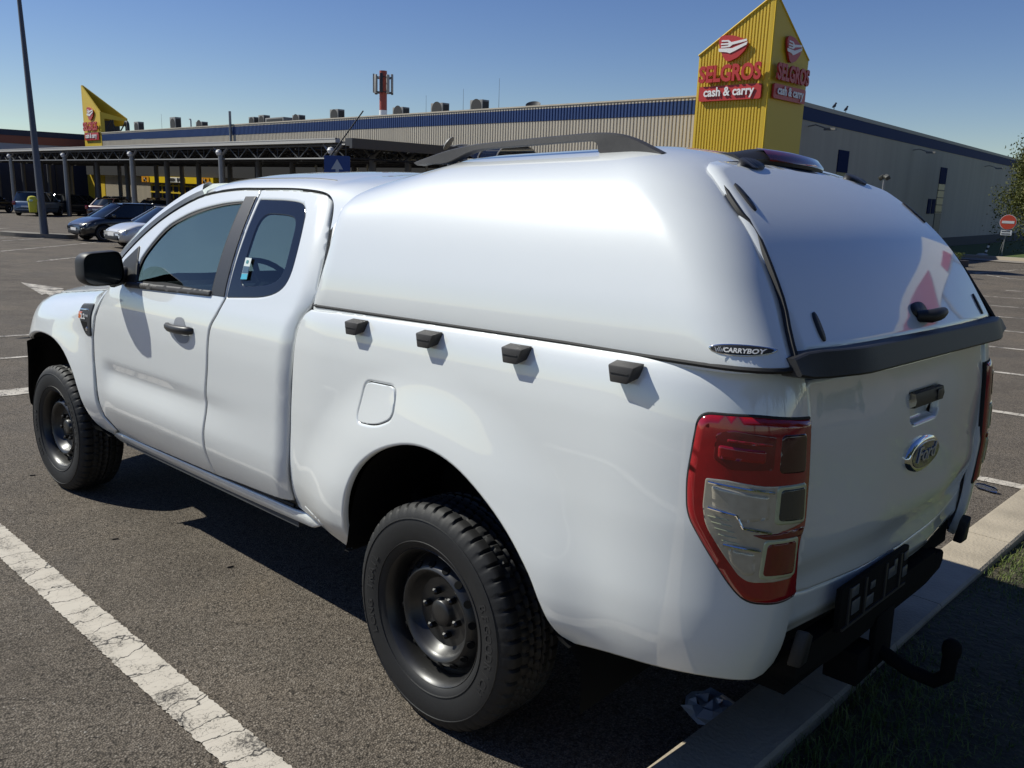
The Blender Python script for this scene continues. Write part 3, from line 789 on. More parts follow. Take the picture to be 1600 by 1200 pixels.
    mb.grid(rows); mb.add(rows[0],[(0,1,2,3,4,5)]); mb.add(rows[-1],[(0,1,2,3,4,5)])
    mb.box((-.99,.10,.505),(.10,1.0,.07))
    mb.build('rear_crossmember',M['dark'],tr)
    mb=MB(); mb.box((-1.03,.0,.375),(.02,.14,.17)); mb.box((-.98,.10,.32),(.10,.12,.10))
    hp=mb.build('tow_bracket',M['dark'],tr,bevel=.004)
    mb=MB(); mb.tube([(-1.02,.0,.335),(-1.12,.0,.30),(-1.19,.0,.295),(-1.222,.0,.325),(-1.225,.0,.385)],.021,10)
    mb.lathe([(0,.036),(.014,.034),(.024,.024),(.027,.008),(.024,-.010),(.016,-.022),(.016,-.04)],(-1.226,0,.40),'z',14); mb.build('tow_ball',M['dark'],hp)
    # --- canopy (hardtop)
    NK=44
    ss=[0,.004,.010,.018,.03,.05,.08,.12,.17,.23,.3,.38,.46,.54,.62,.69,.75,.80]+[.80+.20*i/16 for i in range(1,17)]
    rows=[[can_point(s,k/NK) for k in range(NK+1)] for s in ss]
    mb=MB(); mb.grid(rows)
    # front wall and inward return at the rear lip
    fw=rows[0]; mb.grid([fw,[(p[0]+.0,p[1]*.6,1.25+(p[2]-1.25)*.6) for p in fw],[(p[0],0.0,1.26) for p in fw]])
    lip=rows[-1]; l2=[(p[0]+.030,max(0,p[1]-.008),p[2]-.010*sst(1.55,1.75,p[2])) for p in lip]; mb.grid([lip,[(p[0]+.004,max(0,p[1]-.005),p[2]) for p in lip],l2])
    bt=[r[0] for r in rows]; mb.grid([bt,[(p[0],p[1]-.05,p[2]+.002) for p in bt]])
    mb.mirror_y(); can=mb.build('canopy',M['gelcoat'],tr,55)
    # seal between canopy and bed
    mb=MB(); mb.tube([(p[0]-.002,p[1]-.001,1.2615+ (0.004 if p[0]>-.5 else .0)) for p in bt[::2]],.007,6); mb.build2('canopy_seal',M['rubber'],can)
    lp=[Vector((p[0]-.004,p[1]-.006,p[2]-.004*sst(1.6,1.75,p[2]))) for p in lip if p[2]>1.272]
    mb=MB(); mb.tube(lp+[Vector((p.x,-p.y,p.z)) for p in lp[::-1][1:]],.0085,6); mb.build('door_rim_seal',M['rubber'],can)
    # rear door of the canopy
    dl=spline([(.712,1.272),(.704,1.351),(.682,1.463),(.652,1.560),(.612,1.638),(.580,1.678)],5)+fillet([(.580,1.678),(.550,1.712),(.47,1.724)],[0,.04,0])[1:]+[(.30,1.730),(.15,1.734),(0,1.735)]
    dpoly=dl+[(-y,z) for y,z in dl[::-1]][1:]
    gasket=[(y*1.025,z-.008*(1 if z<1.3 else 0)) for y,z in dpoly]
    panel('door_gasket',gasket,lambda y,z:(can_rear(z)+.028,y,z),ref,M['rubber'],can,step=.05,er=0,thick=.01)
    dr=panel('canopy_door',dpoly,S_door,(-.8,0,.6),M['gelcoat'],can,step=.025,off=.022,er=.012,thick=.03)
    def bump(name,y,z,a,b,h,tilt=0):
        poly=[]
        for i in range(28):
            w=2*math.pi*i/28; du,dv=a*abs(math.cos(w))**.7*(1 if math.cos(w)>0 else -1),b*math.sin(w)
            c,s_=math.cos(tilt),math.sin(tilt); poly.append((y+du*c-dv*s_,z+du*s_+dv*c))
        return panel(name,poly,S_door,(-.8,0,.6),M['black_plastic'],dr,step=.012,off=.022+h,er=h*.75,thick=h)
    for s in (1,-1):
        bump('door_hinge',s*.345,1.713,.058,.014,.022,-s*.06)
        bump('strut_mount',s*.574,1.617,.034,.010,.016,s*(-math.pi/2+.35)+ (0 if s>0 else 0))
        bump('strut_mount',s*.598,1.330,.032,.011,.016,s*(-math.pi/2+.10))
    lt=bump('door_latch',.0,1.340,.05,.020,.030)
    mb=MB(); x0=can_rear(1.34)-.045; mb.tube([(x0+.02,.03,1.336),(x0-.01,0,1.338),(x0-.016,-.05,1.342),(x0-.010,-.10,1.345)],[.016,.019,.018,.014],10); mb.build('latch_lever',M['black_plastic'],dr)
    # rubber bar across the foot of the door
    mb=MB(); rows=[]
    for i in range(31):
        y=-.775+1.55*i/30; e=sst(.70,.775,abs(y))
        xb=-1.102+.05*sst(.5,.78,abs(y))
        t=e*.012
        rows.append([(xb+.05,y,1.296-t),(xb+.006,y,1.299-t),(xb+.001,y,1.296-t),(xb-.008,y,1.268),(xb-.016,y,1.243+t),(xb-.013,y,1.238+t),(xb+.03,y,1.235+t)])
    mb.grid(rows); mb.add(rows[0],[(0,1,2,3,4,5,6)]); mb.add(rows[-1],[(0,1,2,3,4,5,6)])
    mb.build('door_sill_bar',M['black_plastic'],can,28)
    # high brake lamp and spoiler
    mb=MB(); rows=[]
    for i in range(21):
        y=-.27+.54*i/20; e=sst(.12,.27,abs(y)); xx=-.612+.05*(y/.27)**2
        h=.030*(1-.75*e)
        rows.append([(xx+.10,y,1.776),(xx+.03,y,1.768+h*.9),(xx-.015,y,1.762+h*.75),(xx-.035,y,1.752+h*.35),(xx-.03,y,1.752-.006)])
    mb.grid(rows); mb.add(rows[0],[(0,1,2,3,4)]); mb.add(rows[-1],[(0,1,2,3,4)])
    sp=mb.build('brake_lamp_housing',M['black_plastic'],can,50)
    mb=MB(); rows=[]
    for i in range(17):
        y=-.235+.40*i/16; xx=-.612+.05*(y/.27)**2; h=.030
        rows.append([(xx+.012,y,1.7685+h*.87),(xx-.0185,y,1.764+h*.74),(xx-.028,y,1.758+h*.57),(xx-.0395,y,1.753+h*.30),(xx-.040,y,1.752+h*.1)])
    mb.grid(rows); mb.build('high_brake_lamp',M['red_deep'],sp,50)
    # roof rails
    for s in (1,-1):
        mb=MB()
        def zr(x): # roof height under the rail
            return 1.752
        Y=.56
        top=spline([(.47,1.758),(.40,1.772),(.30,1.790),(.17,1.803),(0,1.808),(-.2,1.812),(-.30,1.813),(-.38,1.808),(-.44,1.793),(-.50,1.768),(-.54,1.750)],4)
        lo=spline([(.45,1.745),(.40,1.750),(.30,1.750),(.17,1.784),(0,1.789),(-.2,1.792),(-.285,1.792),(-.325,1.782),(-.345,1.752),(-.47,1.745),(-.53,1.742)],4)
        rows=[]
        for (a,b),(c,d) in zip(top,lo):
            rows.append([(c,s*(Y+.018),d),(a,s*(Y+.016),b-.004),(a,s*(Y+.008),b),(a,s*(Y-.012),b),(a,s*(Y-.02),b-.005),(c,s*(Y-.018),d),(c,s*(Y+.018),d)])
        mb.grid(rows); mb.build('roof_rail',M['grey_plastic'],can,50)
    # maker's badge
    def S_can(x,z): return (x,can_half(z)-.004-.5*max(0,-.86-x)**2*2.0,z)
    # follow the real shell: sample it
    def S_can2(x,z):
        best=None
        lo,hi=.3,1.0
        for _ in range(18):
            m=(lo+hi)/2; p=can_point(m,kz(m,z))
            if p[0]>x: lo=m
            else: hi=m
        return can_point(m,kz(m,z))
    def kz(m,z):
        a,b=0.0,.6
        for _ in range(18):
            q=(a+b)/2
            if can_point(m,q)[2]<z: a=q
            else: b=q
        return q
    bx,bz=-.955,1.301
    eo=[(bx+.060*math.cos(2*math.pi*i/36),bz+.0125*math.sin(2*math.pi*i/36)) for i in range(36)]
    ei=[(bx+.056*math.cos(2*math.pi*i/36),bz+.0103*math.sin(2*math.pi*i/36)) for i in range(36)]
    cb=panel('maker_badge',eo,S_can2,(-.3,1,0),M['chrome'],can,step=.02,off=.0022,er=.001,thick=.003)
    panel('badge_plate',ei,S_can2,(-.3,1,0),M['black_plastic'],cb,step=.02,off=.0032,er=.0005,thick=.002)
    p0=Vector(S_can2(bx+.04,bz)); p1=Vector(S_can2(bx-.04,bz)); rr=(p1-p0).normalized(); nn=rr.cross(Vector((0,0,1))).normalized()
    t=text_mb('CARRYBOY',(.010,0,0),(1,0,0),(0,1,0),.0092,.074,.0012,.03)
    t.v=[tuple(Vector(S_can2(bx-q[0],bz-.0045+q[1]))+nn*(.0052+q[2])) for q in t.v]
    t.build('badge_lettering',M['white_plastic'],cb,0,False)
    c=(p0+p1)/2-rr*.040+nn*.0088
    mb=MB()
    for d in (-.006,.002):
        for a,b in (((-.005,.005),(-.001,-.005)),((-.001,-.005),(.001,.002)),((.001,.002),(.003,-.005)),((.003,-.005),(.007,.005))):
            A_=c+rr*(a[0]+d)+Vector((0,0,a[1])); B_=c+rr*(b[0]+d)+Vector((0,0,b[1])); mb.tube([A_,B_],.0008,5)
    mb.build('badge_emblem',M['white_plastic'],cb)
    # --- cabin
    mb=MB()
    rows=[[(2.50,y,1.19),(2.30,y,1.215),(2.12,y,1.205+.02*math.exp(-((y-.38)/.2)**2)),(2.02,y,1.15),(2.0,y,1.0),(2.15,y,.75)] for y in [-.74+.1057*i for i in range(15)]]
    mb.grid(rows); mb.build('dashboard',M['interior'],tr)
    mb=MB(); c=Vector((1.84,.37,1.19)); ax=Vector((-.88,0,.47)).normalized(); u=Vector((0,1,0)); v=ax.cross(u)
    ring=[c+(u*math.cos(2*math.pi*i/32)+v*math.sin(2*math.pi*i/32))*.188 for i in range(33)]
    mb.tube(ring,.014,8,False)
    for w in (0,math.pi,-math.pi/2): mb.tube([c,c+(u*math.cos(w)+v*math.sin(w))*.18],.016,6)
    mb.lathe([(0,.03),(.06,.025),(.075,0),(.06,-.03),(0,-.03)],c,'x',14); mb.tube([c,c-ax*.35],.03,8); mb.build('steering_wheel',M['interior'],tr)
    for y in (.38,-.38):
        mb=MB()
        def cush(pts,hw):
            rows=[]
            for (x,z) in pts: rows.append([(x,y+hw*k,z) for k in (-1,-.85,0,.85,1)])
            mb.grid(rows)
        def slab(prof,hw,r=.05):
            n=len(prof); rows=[]
            for k,sc in ((-1,.8),(-.9,1),(.9,1),(1,.8)):
                cx=sum(p[0] for p in prof)/n; cz=sum(p[1] for p in prof)/n
                rows.append([(cx+(p[0]-cx)*sc,y+hw*k,cz+(p[1]-cz)*sc) for p in prof]+[(cx+(prof[0][0]-cx)*sc,y+hw*k,cz+(prof[0][1]-cz)*sc)])
            mb.grid(rows); m=len(rows[0])-1; mb.add(rows[0][:-1],[tuple(range(m))]); mb.add(rows[-1][:-1],[tuple(range(m))])
        slab([(1.78,.86),(1.80,.92),(1.72,.95),(1.35,.90),(1.32,.80),(1.7,.78)],.25)
        slab([(1.38,.86),(1.28,.84),(1.14,1.30),(1.13,1.40),(1.20,1.43),(1.26,1.36)],.24)
        slab([(1.22,1.46),(1.15,1.45),(1.12,1.60),(1.15,1.64),(1.20,1.63)],.13)
        mb.build('seat',M['seat'],tr,55)
    mb=MB(); mb.box((1.7,0,.52),(1.9,1.46,.03)); mb.box((.72,0,.95),(.05,1.5,.60)); mb.box((.95,0,.80),(.4,1.3,.3))
    for s in (1,-1): mb.box((1.65,s*.80,.80),(1.6,.03,.80))
    mb.build('cabin_floor',M['interior'],tr)
    mb=MB(); mb.grid([[(x,y,lin([.74,1.0,1.7],[1.63,1.65,1.645],x)) for y in (-.60,-.3,0,.3,.60)] for x in (.80,.9,1.2,1.5,1.72)]); mb.build('headlining',mat_once('headlining',(.32,.32,.31),.9),tr)
    mb=MB(); mb.grid([[(2.11-.015*k,y,1.60+.03*k) for y in (-.12,.0,.12)] for k in (0,1,2)]); mb.build('rear_view_mirror',M['black_plastic'],tr)
    return tr
_once={}
def mat_once(n,c,r=.5,**k):
    if n not in _once: _once[n]=mat(n,c,r,**k)
    return _once[n]
def make_wheel():
    """tyre with tread and lettering, steel rim with holes, hub and nuts; built round the origin, axis y"""
    SEG=300; H=.1225
    prof=[]
    # (radius, y) from outer bead over the tread to the inner bead
    outer=[(.214,.098),(.222,.108),(.236,.114),(.260,.120),(.288,.1225),(.313,.1205),(.331,.114),(.343,.106),(.351,.098)]
    tread=[(r-.0045,h) for r,h in [(.3595,.092),(.3610,.080),(.3615,.066),(.3615,.062),(.3615,.050),(.3620,.034),(.3620,.030),(.3620,.016),(.3622,.006),(.3622,-.006),(.3620,-.016),(.3620,-.030),(.3620,-.034),(.3615,-.050),(.3615,-.062),(.3615,-.066),(.3610,-.080),(.3595,-.092)]]
    inner=[(r,-h) for r,h in outer[::-1]]
    prof=outer+tread+inner
    no=len(outer)
    groove_j={no+3:1,no+6:1,no+8:1,no+9:1,no+11:1,no+14:1}
    def rf(j,k,r,h):
        if no-3<=j<no+4 or no+14<=j<len(prof)-len(outer)+3:
            kk=k if h>0 else k+2
            if kk%6==0: r-=.009 if j>=no-1 else .004
        elif no+4<=j<no+14:
            if (k+(j//3)*2)%5==0: r-=.006
        if j in groove_j: r-=.008
        return r,h
    mb=MB(); mb.lathe(prof,(0,0,0),'y',SEG,rf)
    ty=mb.mesh('tyre'); bm=bmesh.new(); bm.from_mesh(ty); bmesh.ops.recalc_face_normals(bm,faces=bm.faces)
    for f in bm.faces: f.smooth=True
    for e in bm.edges:
        if len(e.link_faces)==2 and e.calc_face_angle(0)>R(38): e.smooth=False
    bm.to_mesh(ty); bm.free(); ty.materials.append(M['sidewall'])
    out=[('wheel',ty)]
    # sidewall lettering and ribs
    mb=MB()
    for word,a0 in (('BFGOODRICH',R(162)),('LONG TRAIL',R(342))):
        for i,ch in enumerate(word):
            if ch==' ': continue
            a=a0+R(6.0)*i; u=Vector((math.cos(a),0,math.sin(a)))
            t=text_mb(ch,u*.266+Vector((0,.1185,0)),u.cross(Vector((0,1,0))),u,.027,None,.0045,.014)
            mb.add(t.v,t.f)
    mb.lathe([(.2400,.1150),(.2410,.1185),(.2430,.1190),(.2440,.1165)],(0,0,0),'y',72)
    mb.lathe([(.3120,.1200),(.3130,.1232),(.3150,.1227),(.3160,.1187)],(0,0,0),'y',72)
    me=mb.mesh('tyre_lettering'); me.materials.append(mat_once('tyre_letters',(.022,.022,.0225),.5)); out.append(('tyre_lettering',me))
    def smoothmesh(me,ang):
        bm=bmesh.new(); bm.from_mesh(me); bmesh.ops.remove_doubles(bm,verts=bm.verts,dist=1e-6); bmesh.ops.recalc_face_normals(bm,faces=bm.faces)
        for f in bm.faces: f.smooth=True
        for e in bm.edges:
            if len(e.link_faces)==2 and e.calc_face_angle(0)>R(ang): e.smooth=False
        bm.to_mesh(me); bm.free()
    f=.092
    rp=[(.206,-.11),(.214,-.10),(.205,-.08),(.196,f-.05),(.200,f-.022),(.207,f-.004),(.215,f+.003),(.2195,f+.010),(.2165,f+.013),(.2115,f+.008),(.203,f-.008),(.199,f-.028),(.196,f-.052),(.191,f-.060),(.184,f-.056),(.172,f-.036),(.161,f-.018),(.153,f-.010),(.146,f-.007),(.138,f-.010),(.129,f-.022),(.120,f-.040),(.110,f-.050),(.048,f-.050),(.044,f-.044),(.042,f-.034),(.038,f-.030),(.020,f-.028),(.0,f-.028)]
    mb=MB(); mb.lathe(rp,(0,0,0),'y',64); me=mb.mesh('rim'); smoothmesh(me,40); me.materials.append(M['steel']); out.append(('rim',me))
    for i in range(16):
        mb=MB()
        a=2*math.pi*i/16; c=Vector((.1605*math.cos(a),f-.0185,.1605*math.sin(a))); n=Vector((-math.cos(a)*-.80,.62,math.sin(a)*.80)).normalized()
        n=Vector((math.cos(a)*.72,.69,math.sin(a)*.72))
        mb.cyl(c-n*.004,c+n*.0045,.0125,12)
        me=mb.mesh('vent_hole'); me.materials.append(M['dark']); out.append(('vent_hole',me))
    for i in range(6):
        mb=MB()
        a=2*math.pi*i/6+.3; c=Vector((.0697*math.cos(a),f-.050,.0697*math.sin(a)))
        mb.tube([c,c+Vector((0,.020,0)),c+Vector((0,.026,0))],[.0115,.0115,.006],6)
        me=mb.mesh('wheel_nut'); me.materials.append(M['nut']); out.append(('wheel_nut',me))
    mb=MB(); mb.lathe([(.0,-.02),(.09,-.02),(.15,-.03),(.20,-.04)],(0,0,0),'y',32); me=mb.mesh('brake_drum'); me.materials.append(M['dark']); out.append(('brake_drum',me))
    return out
# ---------------------------------------------------------------- ground
AX=[-200,-60,-20,-8,0,4,8,10,20,28,45,60,300]; AY=[2.5,1.5,.609,.2436,0,-.1218,-.2436,-.30,-.45,-.52,-.58,-.62,-.62]
BX=[-300,-80,-45,-30,-20,-14,-10,-6,0,6,10,40,200]; BV=[-.9,-.85,-.62,-.5,-.42,-.325,-.2433,-.1459,0,.1459,.243,.8,1.0]
def GZ(x,y): return lin(AX,AY,x)+lin(BX,BV,y)
def G(x,y,dz=0): return Vector((x,y,GZ(x,y)+dz))
def axis(fine,lo,hi,step0=.5,grow=1.18):
    v=[]; x=fine[0]
    while x<=fine[1]+1e-6: v.append(x); x+=step0
    s=step0; x=v[-1]
    while x<hi: s*=grow; x+=s; v.append(x)
    s=step0; x=v[0]
    while x>lo: s*=grow; x-=s; v.insert(0,x)
    return v
def asphalt():
    m=bpy.data.materials.new('asphalt'); m.use_nodes=True; nt=m.node_tree; b=nt.nodes['Principled BSDF']; L=nt.links.new
    tc=nt.nodes.new('ShaderNodeTexCoord')
    def noise(s,d=4,r=.55):
        n=nt.nodes.new('ShaderNodeTexNoise'); n.inputs['Scale'].default_value=s; n.inputs['Detail'].default_value=d; n.inputs['Roughness'].default_value=r; L(tc.outputs['Object'],n.inputs['Vector']); return n
    def ramp(src,stops):
        r=nt.nodes.new('ShaderNodeValToRGB'); L(src,r.inputs[0])
        while len(r.color_ramp.elements)<len(stops): r.color_ramp.elements.new(.5)
        for e,(p,c) in zip(r.color_ramp.elements,stops): e.position=p; e.color=(*c,1)
        return r
    def mixc(f,a,bb,mode='MIX'):
        x=nt.nodes.new('ShaderNodeMix'); x.data_type='RGBA'; x.blend_type=mode
        if isinstance(f,float): x.inputs['Factor'].default_value=f
        else: L(f,x.inputs['Factor'])
        for k,v in (('A',a),('B',bb)):
            if isinstance(v,tuple): x.inputs[k].default_value=(*v,1)
            else: L(v,x.inputs[k])
        return x.outputs['Result']
    vo=nt.nodes.new('ShaderNodeTexVoronoi'); vo.inputs['Scale'].default_value=150; L(tc.outputs['Object'],vo.inputs['Vector'])
    stone=ramp(vo.outputs['Color'],[(0,(.088,.072,.055)),(.45,(.178,.149,.117)),(.80,(.25,.212,.170)),(.95,(.34,.30,.25)),(1,(.52,.48,.43))])
    edge=ramp(vo.outputs['Distance'],[(0,(1,1,1)),(.45,(.75,.75,.75)),(.8,(.28,.28,.28))])
    c=mixc(1.0,stone.outputs[0],edge.outputs[0],'MULTIPLY')
    pits=ramp(noise(55,3).outputs['Fac'],[(.30,(.40,.40,.40)),(.45,(1,1,1))])
    c=mixc(1.0,c,pits.outputs[0],'MULTIPLY')
    big=ramp(noise(.9,6,.65).outputs['Fac'],[(.30,(.72,.71,.70)),(.5,(1,1,1)),(.72,(1.22,1.18,1.12))])
    c=mixc(1.0,c,big.outputs[0],'MULTIPLY')
    dust=ramp(noise(2.6,7,.7).outputs['Fac'],[(.55,(0,0,0)),(.75,(1,1,1))])
    f=nt.nodes.new('ShaderNodeMath'); f.operation='MULTIPLY'; f.inputs[1].default_value=.22; L(dust.outputs[0],f.inputs[0])
    c=mixc(f.outputs[0],c,(.30,.25,.195))
    oil=ramp(noise(.55,5,.6).outputs['Fac'],[(.57,(0,0,0)),(.68,(1,1,1))])
    f2=nt.nodes.new('ShaderNodeMath'); f2.operation='MULTIPLY'; f2.inputs[1].default_value=.42; L(oil.outputs[0],f2.inputs[0])
    c=mixc(f2.outputs[0],c,(.09,.08,.07))
    L(c,b.inputs['Base Color']); b.inputs['Roughness'].default_value=.88; b.inputs['Specular IOR Level'].default_value=.25
    bp=nt.nodes.new('ShaderNodeBump'); bp.inputs['Strength'].default_value=.85; bp.inputs['Distance'].default_value=.006
    h=nt.nodes.new('ShaderNodeMath'); h.operation='MULTIPLY_ADD'; h.inputs[1].default_value=-.8
    L(vo.outputs['Distance'],h.inputs[0]); L(noise(38,4,.7).outputs['Fac'],h.inputs[2])
    L(h.outputs[0],bp.inputs['Height']); L(bp.outputs['Normal'],b.inputs['Normal'])
    return m
def road_paint(name,wear,cracks):
    m=bpy.data.materials.new(name); m.use_nodes=True; nt=m.node_tree; b=nt.nodes['Principled BSDF']; L=nt.links.new
    tc=nt.nodes.new('ShaderNodeTexCoord')
    n=nt.nodes.new('ShaderNodeTexNoise'); n.inputs['Scale'].default_value=95; n.inputs['Detail'].default_value=5; n.inputs['Roughness'].default_value=.7; L(tc.outputs['Object'],n.inputs[0])
    n2=nt.nodes.new('ShaderNodeTexNoise'); n2.inputs['Scale'].default_value=6; n2.inputs['Detail'].default_value=5; L(tc.outputs['Object'],n2.inputs[0])
    ad=nt.nodes.new('ShaderNodeMath'); ad.operation='ADD'; L(n.outputs['Fac'],ad.inputs[0]); L(n2.outputs['Fac'],ad.inputs[1])
    rp=nt.nodes.new('ShaderNodeValToRGB'); rp.color_ramp.elements[0].position=wear; rp.color_ramp.elements[1].position=wear+.10; 
    dv=nt.nodes.new('ShaderNodeMath'); dv.operation='MULTIPLY'; dv.inputs[1].default_value=.5; L(ad.outputs[0],dv.inputs[0]); L(dv.outputs[0],rp.inputs[0])
    fac=rp.outputs[0]
    if cracks:
        mp=nt.nodes.new('ShaderNodeMapping'); mp.inputs['Scale'].default_value=(7.5,2.2,0); L(tc.outputs['Object'],mp.inputs[0])
        wn=nt.nodes.new('ShaderNodeTexNoise'); wn.inputs['Scale'].default_value=11; wn.inputs['Detail'].default_value=6; L(tc.outputs['Object'],wn.inputs[0])
        sm=nt.nodes.new('ShaderNodeVectorMath'); sm.operation='SCALE'; sm.inputs['Scale'].default_value=.75; L(wn.outputs['Color'],sm.inputs[0])
        av=nt.nodes.new('ShaderNodeVectorMath'); L(mp.outputs[0],av.inputs[0]); L(sm.outputs[0],av.inputs[1])
        v=nt.nodes.new('ShaderNodeTexVoronoi'); v.feature='DISTANCE_TO_EDGE'; v.inputs['Scale'].default_value=1; L(av.outputs[0],v.inputs['Vector'])
        r2=nt.nodes.new('ShaderNodeValToRGB'); r2.color_ramp.elements[0].position=.006; r2.color_ramp.elements[1].position=.022; L(v.outputs[0],r2.inputs[0])
        v2=nt.nodes.new('ShaderNodeTexVoronoi'); v2.feature='DISTANCE_TO_EDGE'; v2.inputs['Scale'].default_value=2.6; L(av.outputs[0],v2.inputs['Vector'])
        r3=nt.nodes.new('ShaderNodeValToRGB'); r3.color_ramp.elements[0].position=.002; r3.color_ramp.elements[1].position=.014; r3.color_ramp.elements[0].color=(.55,.55,.55,1); L(v2.outputs[0],r3.inputs[0])
        q=nt.nodes.new('ShaderNodeMath'); q.operation='MULTIPLY'; L(r2.outputs[0],q.inputs[0]); L(r3.outputs[0],q.inputs[1])
        q2=nt.nodes.new('ShaderNodeMath'); q2.operation='MULTIPLY'; L(q.outputs[0],q2.inputs[0]); L(fac,q2.inputs[1]); fac=q2.outputs[0]
    col=nt.nodes.new('ShaderNodeMix'); col.data_type='RGBA'; col.inputs['A'].default_value=(.42,.37,.30,1); col.inputs['B'].default_value=(.60,.55,.47,1); L(n2.outputs['Fac'],col.inputs['Factor'])
    mx=nt.nodes.new('ShaderNodeMix'); mx.data_type='RGBA'; mx.inputs['A'].default_value=(.05,.045,.04,1); L(col.outputs['Result'],mx.inputs['B']); L(fac,mx.inputs['Factor'])
    L(mx.outputs['Result'],b.inputs['Base Color']); b.inputs['Roughness'].default_value=.8
    bp=nt.nodes.new('ShaderNodeBump'); bp.inputs['Strength'].default_value=.6; bp.inputs['Distance'].default_value=.004; L(fac,bp.inputs['Height']); L(bp.outputs[0],b.inputs['Normal'])
    return m
def ground():
    xs=axis((-8,12),-320,420); ys=axis((-16,8),-420,320)
    mb=MB(); mb.grid([[G(x,y) for y in ys] for x in xs])
    o=mb.build('car_park_ground',asphalt(),None,80); tag(o,kind='structure')
    pm=road_paint('road_paint',.36,True); pm2=road_paint('worn_road_paint',.44,False)
    def strip(name,pts,w,mt,jag=0,sub=.25):
        """painted strip along pts (centre line), w wide"""
        mb=MB(); L=[]
        for i in range(len(pts)-1):
            a,b=Vector(pts[i]),Vector(pts[i+1]); k=max(1,int((b-a).length/sub))
            L+=[a+(b-a)*j/k for j in range(k)]
        L.append(Vector(pts[-1])); rows=[]
        for i,p in enumerate(L):
            t=(L[min(i+1,len(L)-1)]-L[max(i-1,0)]).normalized(); n=Vector((-t.y,t.x))
            wl=w/2+random.uniform(-jag,jag); wr=w/2+random.uniform(-jag,jag)
            a=p+n*wl; b=p-n*wr; rows.append([G(a.x,a.y,.005),G(p.x,p.y,.0055),G(b.x,b.y,.005)])
        mb.grid(rows); o=mb.build(name,mt,None,80,fix=False); return tag(o,kind='structure')
    strip('bay_line',[(-.70,1.385),(5.5,1.385)],.135,pm,.004,.012)
    ys_=[-1.08,-3.58,-6.16,-8.84,-11.5,-14.1,-16.9,-19.7,-22.6,-25.4]
    for i,y in enumerate(ys_): strip('bay_line',[(-.70,y),(5.0 ,y)],.12,pm2 if i>3 else pm,.004,.03)
    for y in (3.9,6.5): strip('bay_line',[(-.70,y),(5.2,y)],.13,pm,.004,.05)
    # markings beyond the bay ends
    strip('lane_line',[(6.35,.42),(6.35,-2.2)],.30,pm,.01,.05)
    strip('lane_line',[(8.37,2.4),(8.36,-3.0)],.10,pm2,.006,.06)
    strip('lane_line',[(10.2,2.6),(10.17,-3.2)],.12,pm2,.006,.06)
    mb=MB(); mb.add([G(18.04,-3.25,.006),G(15.3,-2.80,.006),G(16.4,-3.55,.006),G(12.5,-4.6,.006),G(12.4,-4.3,.006)],[(0,1,2)]); mb.add([G(16.9,-3.2,.006),G(16.4,-3.5,.006),G(11.5,-2.5,.006),G(11.6,-2.2,.006)],[(0,1,2,3)])
    tag(mb.build('lane_arrow',pm2,None,0),kind='structure')
    for a,b in (((24.2,-5.45),(28.2,-9.4)),((28.73,-5.82),(36.0,-12.4)),((34.67,-7.46),(37.5,-10.2)),((6.4,-31.7),(8.4,-34.4)),((6.7,-32.0),(3.0,-30.5)),((8.2,-39.3),(7.4,-41.5)),((8.39,-34.4),(8.0,-38.5)),((31.5,-3.0),(38.0,-9.3)),((40.5,-6.0),(46.0,-11.0)),((47.0,-5.0),(52.0,-10.5))):
        strip('bay_line',[a,b],.11,pm2,.01,.2)
    # kerb of one metre stones, verge
    concrete=mat('kerb_concrete',(.36,.305,.225),.9,noise=(4,.42),bump=(70,.7,.006))
    mb=MB(); y=-46.0
    while y<9:
        z0=GZ(-.8,y+.5)
        L=.995; a,b=y,y+L
        prof=[(-.69,-.12),(-.69,.095),(-.705,.118),(-.72,.123),(-.905,.123),(-.915,.115),(-.915,-.12)]
        pa=[Vector((x,a,GZ(-.8,a)+h)) for x,h in prof]; pb=[Vector((x,b,GZ(-.8,b)+h)) for x,h in prof]
        n=len(prof); mb.add(pa+pb,[(i,i+1,n+i+1,n+i) for i in range(n-1)]+[tuple(range(n)),tuple(range(2*n-1,n-1,-1))])
        y+=1.0
    tag(mb.build('kerb',concrete,None,30),kind='structure')
    soil=mat('verge_soil',(.060,.052,.030),.95,noise=(14,.5),bump=(40,.9,.02))
    xs=[-.914,-1.2,-1.6,-2.2,-3,-4,-5.5,-7.5]; mb=MB()
    mb.grid([[G(x,yy,.085+.03*math.sin(x*3+yy*2)*.5) for yy in [-46+.5*i for i in range(110)]] for x in xs]); tag(mb.build('verge',soil,None,80,fix=False),kind='structure')
    # grass blades, one mesh
    gm=bpy.data.materials.new('grass_blade'); gm.use_nodes=True; nt=gm.node_tree; b=nt.nodes['Principled BSDF']; b.inputs['Roughness'].default_value=.6; b.inputs['Specular IOR Level'].default_value=.3
    tc=nt.nodes.new('ShaderNodeTexCoord'); n=nt.nodes.new('ShaderNodeTexNoise'); n.inputs['Scale'].default_value=9; n.inputs['Detail'].default_value=6; n.inputs['Roughness'].default_value=.75; nt.links.new(tc.outputs['Object'],n.inputs[0])
    rp=nt.nodes.new('ShaderNodeValToRGB'); cs=[(.30,(.045,.075,.016)),(.48,(.085,.125,.026)),(.58,(.14,.165,.042)),(.70,(.28,.24,.10))]
    while len(rp.color_ramp.elements)<4: rp.color_ramp.elements.new(.5)
    for e,(p,c) in zip(rp.color_ramp.elements,cs): e.position=p; e.color=(*c,1)
    nt.links.new(n.outputs['Fac'],rp.inputs[0]); nt.links.new(rp.outputs[0],b.inputs['Base Color'])
    rg=random.Random(3); mb=MB(); V=[];F=[]
